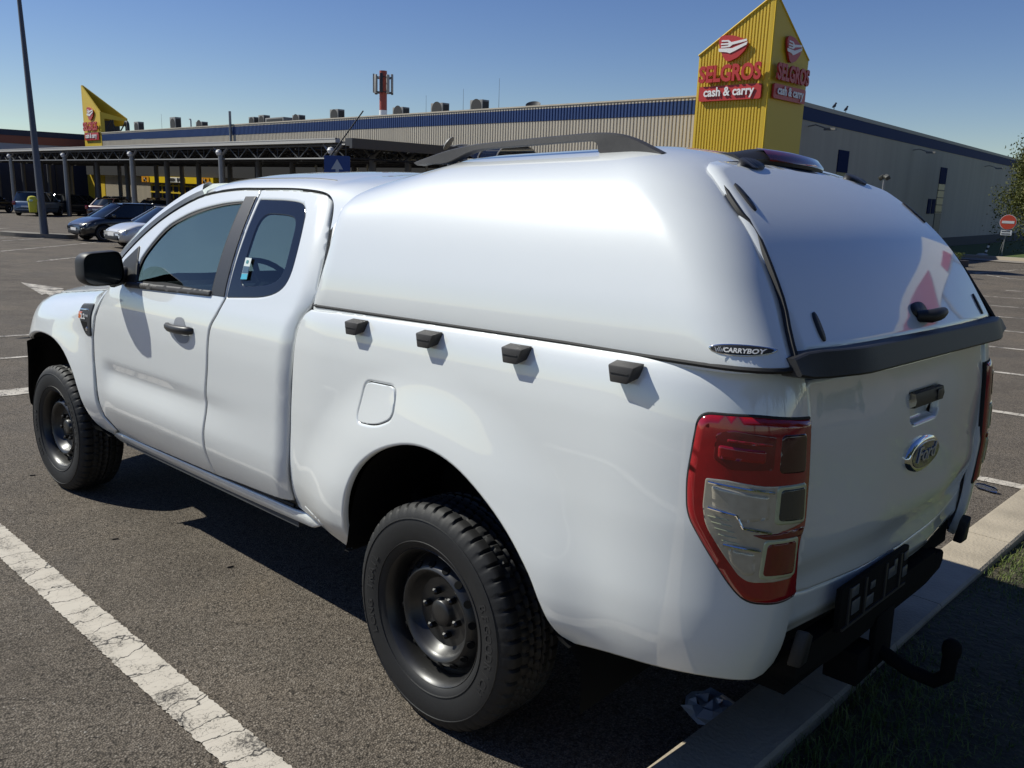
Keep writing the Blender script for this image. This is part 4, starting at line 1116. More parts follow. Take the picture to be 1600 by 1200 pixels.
    def blade(x,y,h,w):
        z=GZ(x,y)+.075; a=rg.uniform(0,6.283); l=rg.uniform(.2,1.1); dx,dy=math.cos(a),math.sin(a); px,py=-dy*w,dx*w
        k=len(V)
        V.extend([(x-px,y-py,z),(x+px,y+py,z),(x+dx*h*l*.35-px*.7,y+dy*h*l*.35-py*.7,z+h*.6),(x+dx*h*l*.35+px*.7,y+dy*h*l*.35+py*.7,z+h*.6),(x+dx*h*l,y+dy*h*l,z+h*(1-.25*l))])
        F.extend([(k,k+1,k+3,k+2),(k+2,k+3,k+4)])
    for i in range(30000):
        x=-.925-abs(rg.gauss(0,.55)) if i%2 else rg.uniform(-3.2,-.92); y=rg.uniform(-3.9,1.0)
        c=math.sin(x*5.1+y*1.7)+math.sin(y*4.3-x*2.2)+rg.uniform(-1.2,1.2)
        if c<-1.1: continue
        blade(x,y,rg.uniform(.02,.055)+.012*max(0,c),rg.uniform(.0012,.0026))
    for i in range(9000): blade(rg.uniform(-6.5,-.93),rg.uniform(-20,-3.6),rg.uniform(.03,.07),rg.uniform(.003,.006))
    mb.add(V,F); tag(mb.build('grass',gm,None,0,fix=False),'short patchy grass behind the kerb','grass',kind='stuff')
    # dry leaves and straw on the verge
    return soil
def litter():
    g=mat('plastic_film',(.45,.48,.52),.25,0,.5,spec=.6)
    rg=random.Random(5)
    mb=MB(); rows=[]
    for i in range(9):
        row=[]
        for j in range(13):
            w=2*math.pi*j/12; r=.075*math.sin(math.pi*(i+.6)/9.2)*(1+.35*rg.uniform(-1,1)) ; row.append(G(-.60+r*math.cos(w)*1.2,.20+r*math.sin(w),.004+.055*(1-math.cos(math.pi*i/9))*.5*(.6+.8*rg.random())))
        row[-1]=row[0]; rows.append(row)
    mb.grid(rows); tag(mb.build('crumpled_bag',g,None,25),'crumpled clear plastic bag on the asphalt in the shade under the rear bumper','litter')
    mb=MB(); p=G(-.46,-3.30,.035)
    mb.tube([p+Vector((-.07,.02,-.015)),p+Vector((-.05,.014,-.012)),p+Vector((.02,-.006,-.012)),p+Vector((.045,-.014,-.014)),p+Vector((.06,-.018,-.016))],[.016,.022,.021,.017,.009],10); t=mb.build('plastic_bottle',glass_mat('clear_plastic',(.70,.74,.78)),None,60)
    tag(t,'squashed clear plastic bottle lying by the kerb behind the far rear corner of the pickup','litter')
    for x,y in ((2.23,.98),(1.55,.74),(3.6,.93)):
        mb=MB(); mb.box((0,0,0),(.028,.012,.008)); o=mb.build('stone_chip',mat_once('stone_chip',(.10,.08,.06),.8),None,0,bevel=.002); o.location=G(x,y,.004); o.rotation_euler=(0,0,x*9)
        tag(o,'small dark chip of stone on the asphalt left of the pickup','stone','stone chips on the asphalt')

# ---------------------------------------------------------------- store
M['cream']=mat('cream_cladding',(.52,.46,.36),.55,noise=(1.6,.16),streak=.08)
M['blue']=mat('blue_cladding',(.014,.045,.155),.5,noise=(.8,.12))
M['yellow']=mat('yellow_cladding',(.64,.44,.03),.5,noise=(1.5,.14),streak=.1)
M['sign_red']=mat('sign_red',(.46,.030,.028),.4,noise=(3,.06))
M['sign_white']=mat('sign_white',(.78,.77,.75),.45)
M['galv']=mat('galvanised',(.26,.26,.26),.45,.5,noise=(12,.2))
M['dark_steel']=mat('dark_steel',(.035,.035,.038),.6,.2,noise=(6,.3))
M['navy_glass']=mat('navy_glazing',(.012,.022,.07),.45,0,0,spec=.3)
M['grey_metal']=mat('grey_unit',(.20,.195,.18),.6,noise=(5,.2))
M['black_unit']=mat('unit_grille',(.022,.020,.018),.6)
M['roof_sheet']=mat('roof_sheet',(.28,.275,.26),.6,noise=(1,.15))
def corr(p0,p1,z0,z1,pitch,depth,n,mb,ztop=None):
    """trapezoid sheet from plan point p0 to p1; n outward"""
    p0=Vector(p0); p1=Vector(p1); L=(p1-p0).length; t=(p1-p0)/L; n=Vector(n); k=int(L/pitch); pr=[]
    for i in range(k):
        for a,d in ((0,0),(.28,0),(.38,1),(.90,1)): pr.append((i*pitch+a*pitch,d*depth))
    pr.append((L,0))
    zt=(lambda s:z1) if ztop is None else ztop
    lo=[Vector((*(p0+t*s+n*d),z0)) for s,d in pr]; hi=[Vector((*(p0+t*s+n*d),zt(s))) for s,d in pr]
    mb.grid([lo,hi]); return mb
def store():
    b=empty('store_building',(16.8,-32,-1.2),'long cream warehouse store with a blue band under its roof edge','building')
    inv=Matrix.Translation((-16.8,32,1.2))
    def put(mb,name,m,**k):
        mb.v=[(x-16.8,y+32,z+1.2) for x,y,z in mb.v]; return mb.build(name,m,b,k.get('smooth',30),fix=k.get('fix',True))
    mb=MB(); corr((88.4,-32),(16.8,-32),-1.3,5.43,.20,.035,(0,1),mb); put(mb,'front_wall',M['cream'],fix=False)
    mb=MB(); corr((88.4,-31.98),(16.78,-31.98),5.44,6.04,.20,.035,(0,1),mb); put(mb,'front_band',M['blue'],fix=False)
    mb=MB(); corr((88.4,-31.97),(16.77,-31.97),6.045,6.16,.20,.03,(0,1),mb); mb.box((52.6,-31.99,6.20),(71.6,.16,.07)); put(mb,'front_parapet',M['cream'],fix=False)
    e=(21.4,-98.3); n=(-.9976,-.0692)
    def wall(z0,z1,off,name,m,th=.1):
        mb=MB(); a=Vector((16.8,-32)); c=Vector(e); nn=Vector(n)
        q=[a+nn*off,c+nn*off,c-nn*.2,a-nn*.2]
        mb.prism([Vector((*v,z0)) for v in q],(0,0,0),(0,0,z1-z0)); put(mb,name,m,smooth=0)
    side=mat('smooth_cream_shaded',(.38,.335,.27),.75,noise=(1.1,.20),streak=.07)  # side wall, band and cap tones deepened to carry their shade
    wall(-2,5.45,0,'side_wall',side); wall(5.452,6.03,.03,'side_band',mat_once('side_blue_shaded',(.010,.026,.095),.7,spec=.2)); wall(6.032,6.22,.05,'side_parapet',mat_once('parapet_cap',(.34,.31,.26),.6)); wall(-2,-.42,.06,'plinth',mat_once('plinth_dark',(.05,.05,.052),.8))
    mb=MB(); mb.add([Vector((16.85,-32.05,6.12)),Vector((93.4,-32.05,6.12)),Vector((93.4,-98,6.12)),Vector((21.4,-98,6.12))],[(0,1,2,3)]); put(mb,'roof',M['roof_sheet'],smooth=0)
    def sp(y,z,off): 
        x=16.8+.0694*(-32-y); return Vector((x+n[0]*off,y+n[1]*off,z))
    def rect(y0,y1,z0,z1,name,m,off=.04,d=.1,par=None):
        mb=MB(); mb.prism([sp(y0,z0,off),sp(y1,z0,off),sp(y1,z1,off),sp(y0,z1,off)],(0,0,0),Vector((-n[0]*d,-n[1]*d,0))); return put(mb,name,m,smooth=0)
    for y0,y1 in ((-41.2,-42.7),(-60.85,-62.5)):
        rect(y0,y1,3.3,4.40,'blue_panel',mat_once('deep_navy',(.006,.014,.062),.8,spec=.1),.05)
        rect(y0-.02,y1+.02,1.33,3.28,'stair_window',mat_once('stair_glass',(.17,.145,.05),.4),.03)
        for k in range(4): rect(y0,y1,1.36+.49*k,1.42+.49*k,'glazing_bar',M['dark_steel'],.06)
        rect(y0-.02,y1+.02,-1.0,1.30,'side_door',mat_once('door_slate',(.028,.04,.055),.5),.04)
    for y0 in (-58.8,-59.85): rect(y0,y0-.75,1.27,2.25,'side_window',mat_once('deep_navy',(.006,.014,.062),.8,spec=.1),.05)
    for y,z in ((-36.95,5.20),(-54.0,5.12),(-73.7,5.02)):
        mb=MB(); p=sp(y,z,0); q=p+Vector((-.9,0,-.12)); mb.tube([p,p+Vector((-.35,.0,.06)),q],.03,6); mb.box(q+Vector((-.18,0,-.03)),(.55,.22,.10)); put(mb,'wall_lamp',M['grey_metal'])
    mb=MB(); mb.box((61.5,-31.75,2.75),(61,.4,1.25)); put(mb,'shade_band',mat_once('shade_dark',(.008,.008,.009),.8))  # added dark band standing for the deep shade under the carport
    # bank front under the carport roof
    mb=MB(); mb.box((70.6,-31.55,1.84),(12.6,.7,.52)); put(mb,'shop_fascia',mat_once('fascia_yellow',(.80,.55,.01),.4))
    mb=MB(); mb.box((71.1,-31.17,1.86),(3.6,.06,.42)); put(mb,'fascia_panel',M['sign_white'])
    mb=text_mb('RAIFFEISEN',(71.9,-31.13,1.74),(-1,0,0),(0,0,1),.26,1.9,.02,.01); put(mb,'fascia_lettering',M['black_unit'],fix=False,smooth=0)
    mb=text_mb('BANK',(70.0,-31.13,1.74),(-1,0,0),(0,0,1),.30,1.15,.02,.02); put(mb,'fascia_lettering',M['black_unit'],fix=False,smooth=0)
    for x in (77.0,65.6):
        mb=MB(); mb.box((x,-31.16,1.84),(1.5,.05,.50)); put(mb,'fascia_emblem_panel',mat_once('emblem_orange',(.70,.30,.01),.4))
        mb=MB()
        for a,c in (((-.28,-.15),(.28,.15)),((-.28,.15),(.28,-.15)),((-.2,.19),(-.2,-.19)),((.2,.19),(.2,-.19))): mb.tube([(x+a[0],-31.12,1.84+a[1]),(x+c[0],-31.12,1.84+c[1])],.04,4)
        put(mb,'fascia_emblem',M['black_unit'])
    mb=MB(); mb.box((70.6,-31.7,.2),(12.6,.3,2.6)); put(mb,'shop_front',M['navy_glass'],smooth=0)
    mb=MB()
    for k in range(12): mb.box((64.6+k*1.09,-31.52,.2),(.14,.06,2.6))
    for z in (-.2,.75,1.35): mb.box((70.6,-31.51,z),(12.6,.05,.12))
    put(mb,'shop_window_frame',mat_once('frame_yellow',(.66,.46,.02),.5),smooth=0)
    return b
def emblem(mb_red,mb_white,f,d):
    sh=fillet([(-.66,.42),(-.50,.50),(-.03,.46),(.50,.27),(.66,.12),(.55,-.13),(.24,-.40),(-.16,-.53),(-.33,-.46),(-.54,-.14),(-.67,.20)],.12)
    sh=[(-a*-1,b) for a,b in sh]
    kn=[(-.65,.00),(-.03,-.03),(.64,.16),(.60,.05),(.09,-.15),(-.12,-.22),(-.25,-.17),(-.62,-.12)]
    fk=[(-.53,.31),(-.21,.29),(-.08,.20),(.59,.27),(.61,.19),(-.02,.10),(-.15,.02),(-.53,.02),(-.54,.08),(-.22,.08),(-.19,.12),(-.55,.13),(-.55,.19),(-.20,.18),(-.23,.235),(-.53,.25)]
    mb_red.prism([f(a,b,0) for a,b in sh],f(0,0,0)-f(0,0,0),f(0,0,d)-f(0,0,0))
    for P in (kn,fk): mb_white.prism([f(a,b,d+.003) for a,b in P],Vector((0,0,0)),f(0,0,.025)-f(0,0,0))
def sign_face(t,o,r,h,s,name_suffix=''):
    """emblem, name and strapline on one tower face. o: face point under the emblem centre; r reading direction; s scale"""
    o=Vector(o); r=Vector(r); u=Vector((0,0,1)); n=r.cross(u)
    f=lambda a,b,c: o+r*(a*s)+u*(h+b*s)+n*(c+.05)
    mr,mw=MB(),MB(); emblem(mr,mw,f,.09)
    em=mr.build('emblem',M['sign_red'],t,30); mw.build('emblem_cutlery',M['sign_white'],em,30)
    text_mb('SELGROS',o+r*(-.02*s)+u*(h-1.27*s)+n*.17,r,u,.60*s,2.82*s,.08,.036).build('name_lettering',M['sign_red'],t,0,False)
    mb=MB(); pp=fillet([(-1.42,-1.44),(1.40,-1.44),(1.40,-2.02),(-1.42,-2.02)],.10*1)
    mb.prism([f(a,b,0) for a,b in pp],Vector((0,0,0)),n*.09); pn=mb.build('strapline_panel',M['sign_red'],t,30)
    text_mb('cash & carry',o+r*(-.02*s)+u*(h-1.84*s)+n*.165,r,u,.34*s,2.3*s,.03,.022).build('strapline_lettering',M['sign_white'],pn,0,False)
def towers():
    # near tower
    X0,X1,Y1,Y0=15.49,18.77,-29.7,-32.9
    t=empty('sign_tower',(0,0,0),'tall yellow corrugated sign tower with a pointed top at the corner of the store','sign tower')
    zt=lambda s:7.48+(9.52-7.48)*s/(X1-X0)
    mb=MB(); corr((X1,Y1-.03),(X0,Y1-.03),-1.2,0,.137,.03,(0,1),mb,zt); mb.build('front_face',M['yellow'],t,20,False)
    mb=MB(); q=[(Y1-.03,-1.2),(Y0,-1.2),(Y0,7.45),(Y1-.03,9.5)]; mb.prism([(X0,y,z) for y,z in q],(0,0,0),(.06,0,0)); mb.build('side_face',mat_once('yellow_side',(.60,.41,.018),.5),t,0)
    mb=MB(); q=[(X0+.07,Y0,-1.2),(X1,Y0,-1.2),(X1,Y0,6.0),(X0+.07,Y0,7.40)]; mb.prism(q,(0,0,0),(0,.06,0)); mb.prism([(X1,Y1-.08,-1.2),(X1,Y0+.07,-1.2),(X1,Y0+.07,6.0),(X1,Y1-.08,7.4)],(0,0,0),(-.06,0,0)); mb.build('rear_face',M['yellow'],t,0)
    mb=MB(); mb.tube([(X1,Y1,7.50),(X0,Y1,9.54)],.055,4); mb.tube([(X0-.01,Y1,9.53),(X0-.01,Y0,7.48)],.04,4); mb.tube([(X0-.012,Y1+.0,-1.2),(X0-.012,Y1,9.5)],.035,4); mb.build('edge_flashing',M['yellow'],t,30)
    sign_face(t,(17.12,Y1,0),(-1,0,0),7.68,1.0)
    sign_face(t,(X0-.0,-31.3,0),(0,-1,0),7.66,.97)
    # far tower: two open walls on a frame
    t=empty('sign_tower',(0,0,0),'small distant yellow sign tower with open dark struts, far left of the store','sign tower')
    mb=MB(); mb.prism([(92.9,-31.95,-1.4),(88.5,-31.95,-1.4),(88.5,-31.95,8.2),(92.9,-31.95,10.95)],(0,0,0),(0,-.12,0)); mb.build('front_face',M['yellow'],t,0)
    mb=MB(); mb.prism([(92.9,-32.07,6.2),(92.9,-32.07,10.95),(88.5,-34.5,7.75),(88.5,-34.5,7.0),(90.5,-33.4,7.0)],(0,0,0),(-.08,-.08,0)); mb.build('rear_face',M['yellow'],t,0)
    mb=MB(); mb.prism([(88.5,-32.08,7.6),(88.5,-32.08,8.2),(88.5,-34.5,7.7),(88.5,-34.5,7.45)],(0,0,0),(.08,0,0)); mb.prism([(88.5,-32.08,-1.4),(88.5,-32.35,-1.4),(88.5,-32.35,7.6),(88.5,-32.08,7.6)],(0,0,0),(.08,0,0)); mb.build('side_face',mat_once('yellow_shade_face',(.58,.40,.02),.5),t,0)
    mb=MB()
    for a,b in (((88.6,-32.3,6.2),(88.6,-33.0,7.5)),((88.6,-33.0,7.5),(88.6,-33.7,6.2)),((88.6,-33.7,6.2),(88.6,-34.45,7.4)),((88.6,-34.45,6.1),(88.6,-34.45,7.6)),((88.6,-33.2,6.1),(88.6,-33.2,7.6))): mb.tube([a,b],.07,5)
    mb.build('frame_strut',M['dark_steel'],t); mb=MB(); mb.box((90.0,-33.3,6.8),(.1,2.2,1.4)); mb.build('inner_panel',M['dark_steel'],t)
    sign_face(t,(90.65,-31.95,0),(-1,0,0),8.1,1.28)
    # far building with the navy and terracotta bands
    b=empty('far_store_building',(96,-25,-1.2),'far building with navy and terracotta bands, left of the small sign tower','building')
    def slab(z0,z1,x,name,m):
        mb=MB(); mb.prism([(x,-38,z0),(x,38,z0),(x,38,z1),(x,-38,z1)],(0,0,0),(3,0,0)); mb.v=[(p[0]-96,p[1]+25,p[2]+1.2) for p in mb.v]; mb.build(name,m,b,0)
    slab(5.72,6.28,96.0,'navy_band',mat_once('navy_band',(.018,.030,.062),.6)); slab(4.95,5.715,96.04,'terracotta_band',mat_once('terracotta',(.26,.085,.05),.6)); slab(4.1,4.945,96.1,'pale_band',mat_once('pale_band',(.36,.38,.42),.6)); slab(-1.4,4.095,96.2,'glazed_front',mat_once('glazed_front',(.014,.022,.045),.5))
    for k in range(22):
        mb=MB(); mb.box((96.12-96,-30+k*3+25,1.4+1.2),(.08,.14,5.2)); mb.build('mullion',M['dark_steel'],b,0)
def carport():
    c=empty('carport',(33,-21,-1.1),'long carport of dark steel trusses on grey columns with a pale gutter','carport')
    def put(mb,name,m,smooth=30): mb.v=[(x-33,y+21,z+1.1) for x,y,z in mb.v]; return mb.build(name,m,c,smooth)
    X0,X1=31.6,92.0
    mb=MB(); mb.box(((X0+X1)/2+.5,-20.95,3.78),(X1-X0,.25,.20)); mb.box(((X0+X1)/2+.5,-20.86,3.86),(X1-X0,.10,.05)); put(mb,'gutter',mat_once('gutter_pale',(.50,.48,.44),.5))
    # low pitched roof sheets with slots between the bays
    mb=MB(); rows=0; y=-21.1
    for k in range(4):
        a=y-2.25*k
        for q in range(int((X1-X0)/3.93)):
            xa=X0+q*3.93
            mb.box((xa+1.96,a-1.08,3.72+.10*(k%2)),(3.86,2.12,.06))
    put(mb,'roof_sheet',mat_once('carport_roof',(.10,.10,.105),.6))
    rg=random.Random(11)
    for r,yy in enumerate((-21.05,-23.3,-25.5,-27.8,-29.9)):
        mb=MB(); n=int((X1-X0)/1.96)
        zt,zb=3.58,2.97
        mb.tube([(X0,yy,zt),(X1,yy,zt)],.06,6); mb.tube([(X0,yy,zb),(X1,yy,zb)],.055,6)
        for i in range(n):
            x=X0+i*1.96
            mb.tube([(x,yy,zb),(x+.98,yy,zt)],.030,5,False); mb.tube([(x+.98,yy,zt),(x+1.96,yy,zb)],.030,5,False)
            mb.tube([(x,yy,zb),(x,yy,zt)],.022,5,False)
        put(mb,'truss',M['dark_steel'] if r else mat_once('truss_steel',(.075,.077,.08),.5,metal=.2))  # rear trusses and columns darker, roof shade put into their colour
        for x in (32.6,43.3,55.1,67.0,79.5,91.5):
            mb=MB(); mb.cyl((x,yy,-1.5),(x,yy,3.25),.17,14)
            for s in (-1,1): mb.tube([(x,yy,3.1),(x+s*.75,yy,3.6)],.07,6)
            cl=put(mb,'column',M['galv'] if r==0 else mat_once('column_shaded',(.10,.10,.105),.6))
            if r==0:
                mb=MB(); mb.lathe([(0,.16),(.13,.12),(.19,0),(.13,-.14),(0,-.17)],(x,yy+.12,3.34),'z',12); mb.v=[(a-33,b+21,d+1.1) for a,b,d in mb.v]; mb.build('column_lamp',M['sign_white'],cl)
    mb=MB()
    for q in range(31):
        x=X0+q*1.96
        mb.tube([(x,-21.05,3.0),(x,-29.9,3.0)],.04,5,False); mb.tube([(x,-21.05,3.60),(x,-29.9,3.60)],.04,5,False)
        for k in range(8):
            a=-21.05-k*1.1; mb.tube([(x,a,3.0 if k%2 else 3.6),(x,a-1.1,3.6 if k%2 else 3.0)],.025,4,False)
    put(mb,'cross_truss',M['dark_steel'])
    # end gutter facing the store corner, its shade put into a dark colour
    mb=MB(); mb.box((31.3,-24.8,3.70),(.5,7.6,.34)); mb.box((31.15,-24.8,3.48),(.2,7.6,.10)); put(mb,'end_gutter',mat_once('end_gutter_shaded',(.055,.055,.058),.5))
    # polycarbonate barrel walkway
    w=empty('barrel_walkway',(28.5,-29.2,-1.1),'clear barrel vaulted walkway roof on thin hoops between carport and store','walkway roof')
    mb=MB()
    for i in range(13):
        x=28.5+i*1.3; mb.tube([(x-28.5,.0+1.55*math.cos(math.pi*k/14),4.35+.85*math.sin(math.pi*k/14)) for k in range(15)],.035,5,False)
    for k in (0,14): mb.tube([(0,1.55*math.cos(math.pi*k/14),4.35),(15.6,1.55*math.cos(math.pi*k/14),4.35)],.05,5)
    for x in (0,5.2,10.4,15.6):
        for s in (-1,1): mb.cyl((x,s*1.55,-.4),(x,s*1.55,4.35),.06,8)
    mb.build('hoop',mat_once('hoop_pale',(.42,.40,.36),.5),w)
    mb=MB(); mb.grid([[(x,1.52*math.cos(math.pi*k/14),4.34+.83*math.sin(math.pi*k/14)) for k in range(15)] for x in (0,15.6)]); mb.build('vault_sheet',glass_mat('polycarbonate',(.62,.66,.70)),w)
def rooftop():
    def ac(x,z1,w,lab,d=.55,y=-33.5,z0=6.15):
        o=empty('air_conditioner',(x,y,z0),lab,'air conditioner','air conditioners along the store roof'); h=z1-z0
        mb=MB(); mb.box((0,0,h*.5+.02),(w,d,h-.06)); mb.box((-w*.35,0,.01),(.06,d,.06)); mb.box((w*.35,0,.01),(.06,d,.06)); mb.build('casing',M['grey_metal'],o,30,bevel=.015)
        mb=MB(); mb.lathe([(0,.012),(w*.40,.012),(w*.40,0)],(0,d/2+.003,h*.52),'y',20)
        mb.build('fan_grille',M['black_unit'],o)
        mb=MB(); mb.box((-w*.5-.006,0,h*.5),(.012,d*.8,h*.72)); mb.build('side_grille',M['black_unit'],o)
        mb=MB(); mb.tube([(w*.5,.1,.25),(w*.5+.22,.1,.28),(w*.5+.25,.1,.0)],.03,6); mb.tube([(w*.5,-.1,.2),(w*.5+.4,-.1,.22),(w*.5+.42,-.1,.0)],.03,6); mb.build('refrigerant_pipe',M['dark_steel'],o)
    for x,z1,w,lab in ((83.2,7.2,1.0,'squat dark air conditioner next to the bent roof pipe'),(75.4,7.35,1.1,'tall air conditioner alone on the roof, second from the far left end'),(70.4,6.8,1.1,'very low air conditioner on the roof edge left of the grey pole'),(61.6,6.88,.8,'left unit of the air conditioner pair beside the grey pole'),(60.1,6.97,.8,'right unit of the air conditioner pair, beside the long ventilation box'),(55.2,6.80,.9,'low air conditioner right of the long ventilation box'),(50.3,7.0,1.0,'air conditioner left of the red and white mast'),(43.2,6.84,1.05,'air conditioner just right of the red and white mast'),(39.4,6.92,1.1,'air conditioner midway between mast and yellow tower'),(35.9,6.94,1.05,'air conditioner nearest the roof dish')):
        ac(x,z1,w,lab)
    o=empty('ventilation_box',(57.8,-33.6,6.15),'long low ventilation box on the roof behind the air conditioner pair','ventilation unit')
    mb=MB(); mb.box((0,0,.28),(2.6,1.2,.5)); mb.build('casing',M['grey_metal'],o,30,bevel=.02); mb=MB(); mb.box((0,.61,.28),(2.2,.03,.3)); mb.build('louvre',M['black_unit'],o)
    mb=MB(); mb.tube([(0,0,0),(0,0,.75),(.06,0,.95),(.22,0,1.08),(.45,0,1.08),(.58,0,1.0)],.14,10); o=mb.build('roof_vent_pipe',M['dark_steel']); o.location=(85.0,-33.2,6.13); tag(o,'fat bent vent pipe on the roof beside the small sign tower','vent pipe')
    mb=MB(); mb.tube([(0,0,0),(0,0,.75),(.04,0,.9),(.25,0,.92)],.06,8); o=mb.build('roof_vent_pipe',M['galv']); o.location=(71.8,-33.2,6.13); tag(o,'thin hooked vent pipe on the roof between two far air conditioners','vent pipe')
    mb=MB(); mb.cyl((0,0,-1.6),(0,0,1.3),.10,10); mb.box((0,-.05,-.2),(.16,.1,.2)); o=mb.build('flue_pipe',M['galv']); o.location=(62.3,-31.8,5.9); tag(o,'grey upright pipe fixed to the store front and rising above the roof','pipe')
    for x,h,l in ((78.0,1.6,'thin lightning rod left of the tall far air conditioner'),(37.2,1.5,'thin lightning rod between the two air conditioners nearest the tower'),(40.6,1.3,'thin lightning rod right of the mast'),(34.2,1.9,'tallest thin lightning rod, beside the air conditioner nearest the dish')):
        mb=MB(); mb.tube([(0,0,0),(0,0,h)],[.015,.008],5); mb.lathe([(0,.06),(.12,.05),(.12,0)],(0,0,0),'z',8); o=mb.build('lightning_rod',M['galv']); o.location=(x,-33.4,6.13); tag(o,l,'lightning rod','lightning rods on the store roof')
    mb=MB(); mb.lathe([(0,0),(.15,.02),(.3,.07),(.42,.15)],(0,0,0),'y',18); mb.tube([(0,0,0),(0,-.1,-.28)],.03,6); o=mb.build('satellite_dish',M['dark_steel']); o.location=(31.5,-33.4,6.35); o.rotation_euler=(R(60),0,R(30)); tag(o,'small dark dish tilted back on the store roof edge','satellite dish')
    # mast
    a=empty('antenna_mast',(74.4,-56.0,6.0),'red and white telecom mast with panel antennas behind the store roof','antenna mast')
    mb=MB(); mb.cyl((0,0,0),(0,0,3.9),.42,16); mb.build('white_section',M['sign_white'],a); mb=MB(); mb.cyl((0,0,3.9),(0,0,7.9),.40,16); mb.build('red_section',mat_once('mast_red',(.33,.06,.035),.5),a)
    for k in range(9):
        w=2*math.pi*k/9+.2; mb=MB(); mb.box((0,0,0),(.30,.18,1.9)); 
        o=mb.build('panel_antenna',mat_once('antenna_grey',(.30,.29,.27),.5) if k%3 else M['dark_steel'],a,30,bevel=.03); o.location=(1.0*math.cos(w),1.0*math.sin(w),6.5+(.12 if k%2 else 0)); o.rotation_euler=(0,0,w+math.pi/2)
    mb=MB()
    for z in (5.7,7.2):
        mb.tube([(1.0*math.cos(2*math.pi*i/18),1.0*math.sin(2*math.pi*i/18),z) for i in range(19)],.045,5,False)
        for k in range(6): w=math.pi*k/3; mb.tube([(0,0,z),(math.cos(w),math.sin(w),z)],.04,5,False)
    for k in range(20): mb.box((.46,0,.4+k*.36),(.05,.3,.04))
    mb.build('antenna_ring',M['dark_steel'],a)
    for x,y,l in ((17.38,-40.0,'black crow on the roof edge just right of the big yellow tower'),(17.5,-41.65,'black crow on the roof edge, second to the right of the tower')):
        mb=MB(); mb.tube([(0,.22,.10),(0,.10,.13),(0,-.04,.19),(0,-.12,.27),(0,-.16,.33),(0,-.22,.33),(0,-.28,.31)],[.012,.05,.075,.05,.042,.03,.006],8); mb.tube([(.02,-.02,.15),(.02,0,0)],.01,4); mb.tube([(-.02,-.02,.15),(-.02,0,0)],.01,4)
        o=mb.build('crow',mat_once('crow_black',(.012,.012,.014),.5),None,60); o.location=(x,y,6.225); tag(o,l,'bird','crows on the store roof')
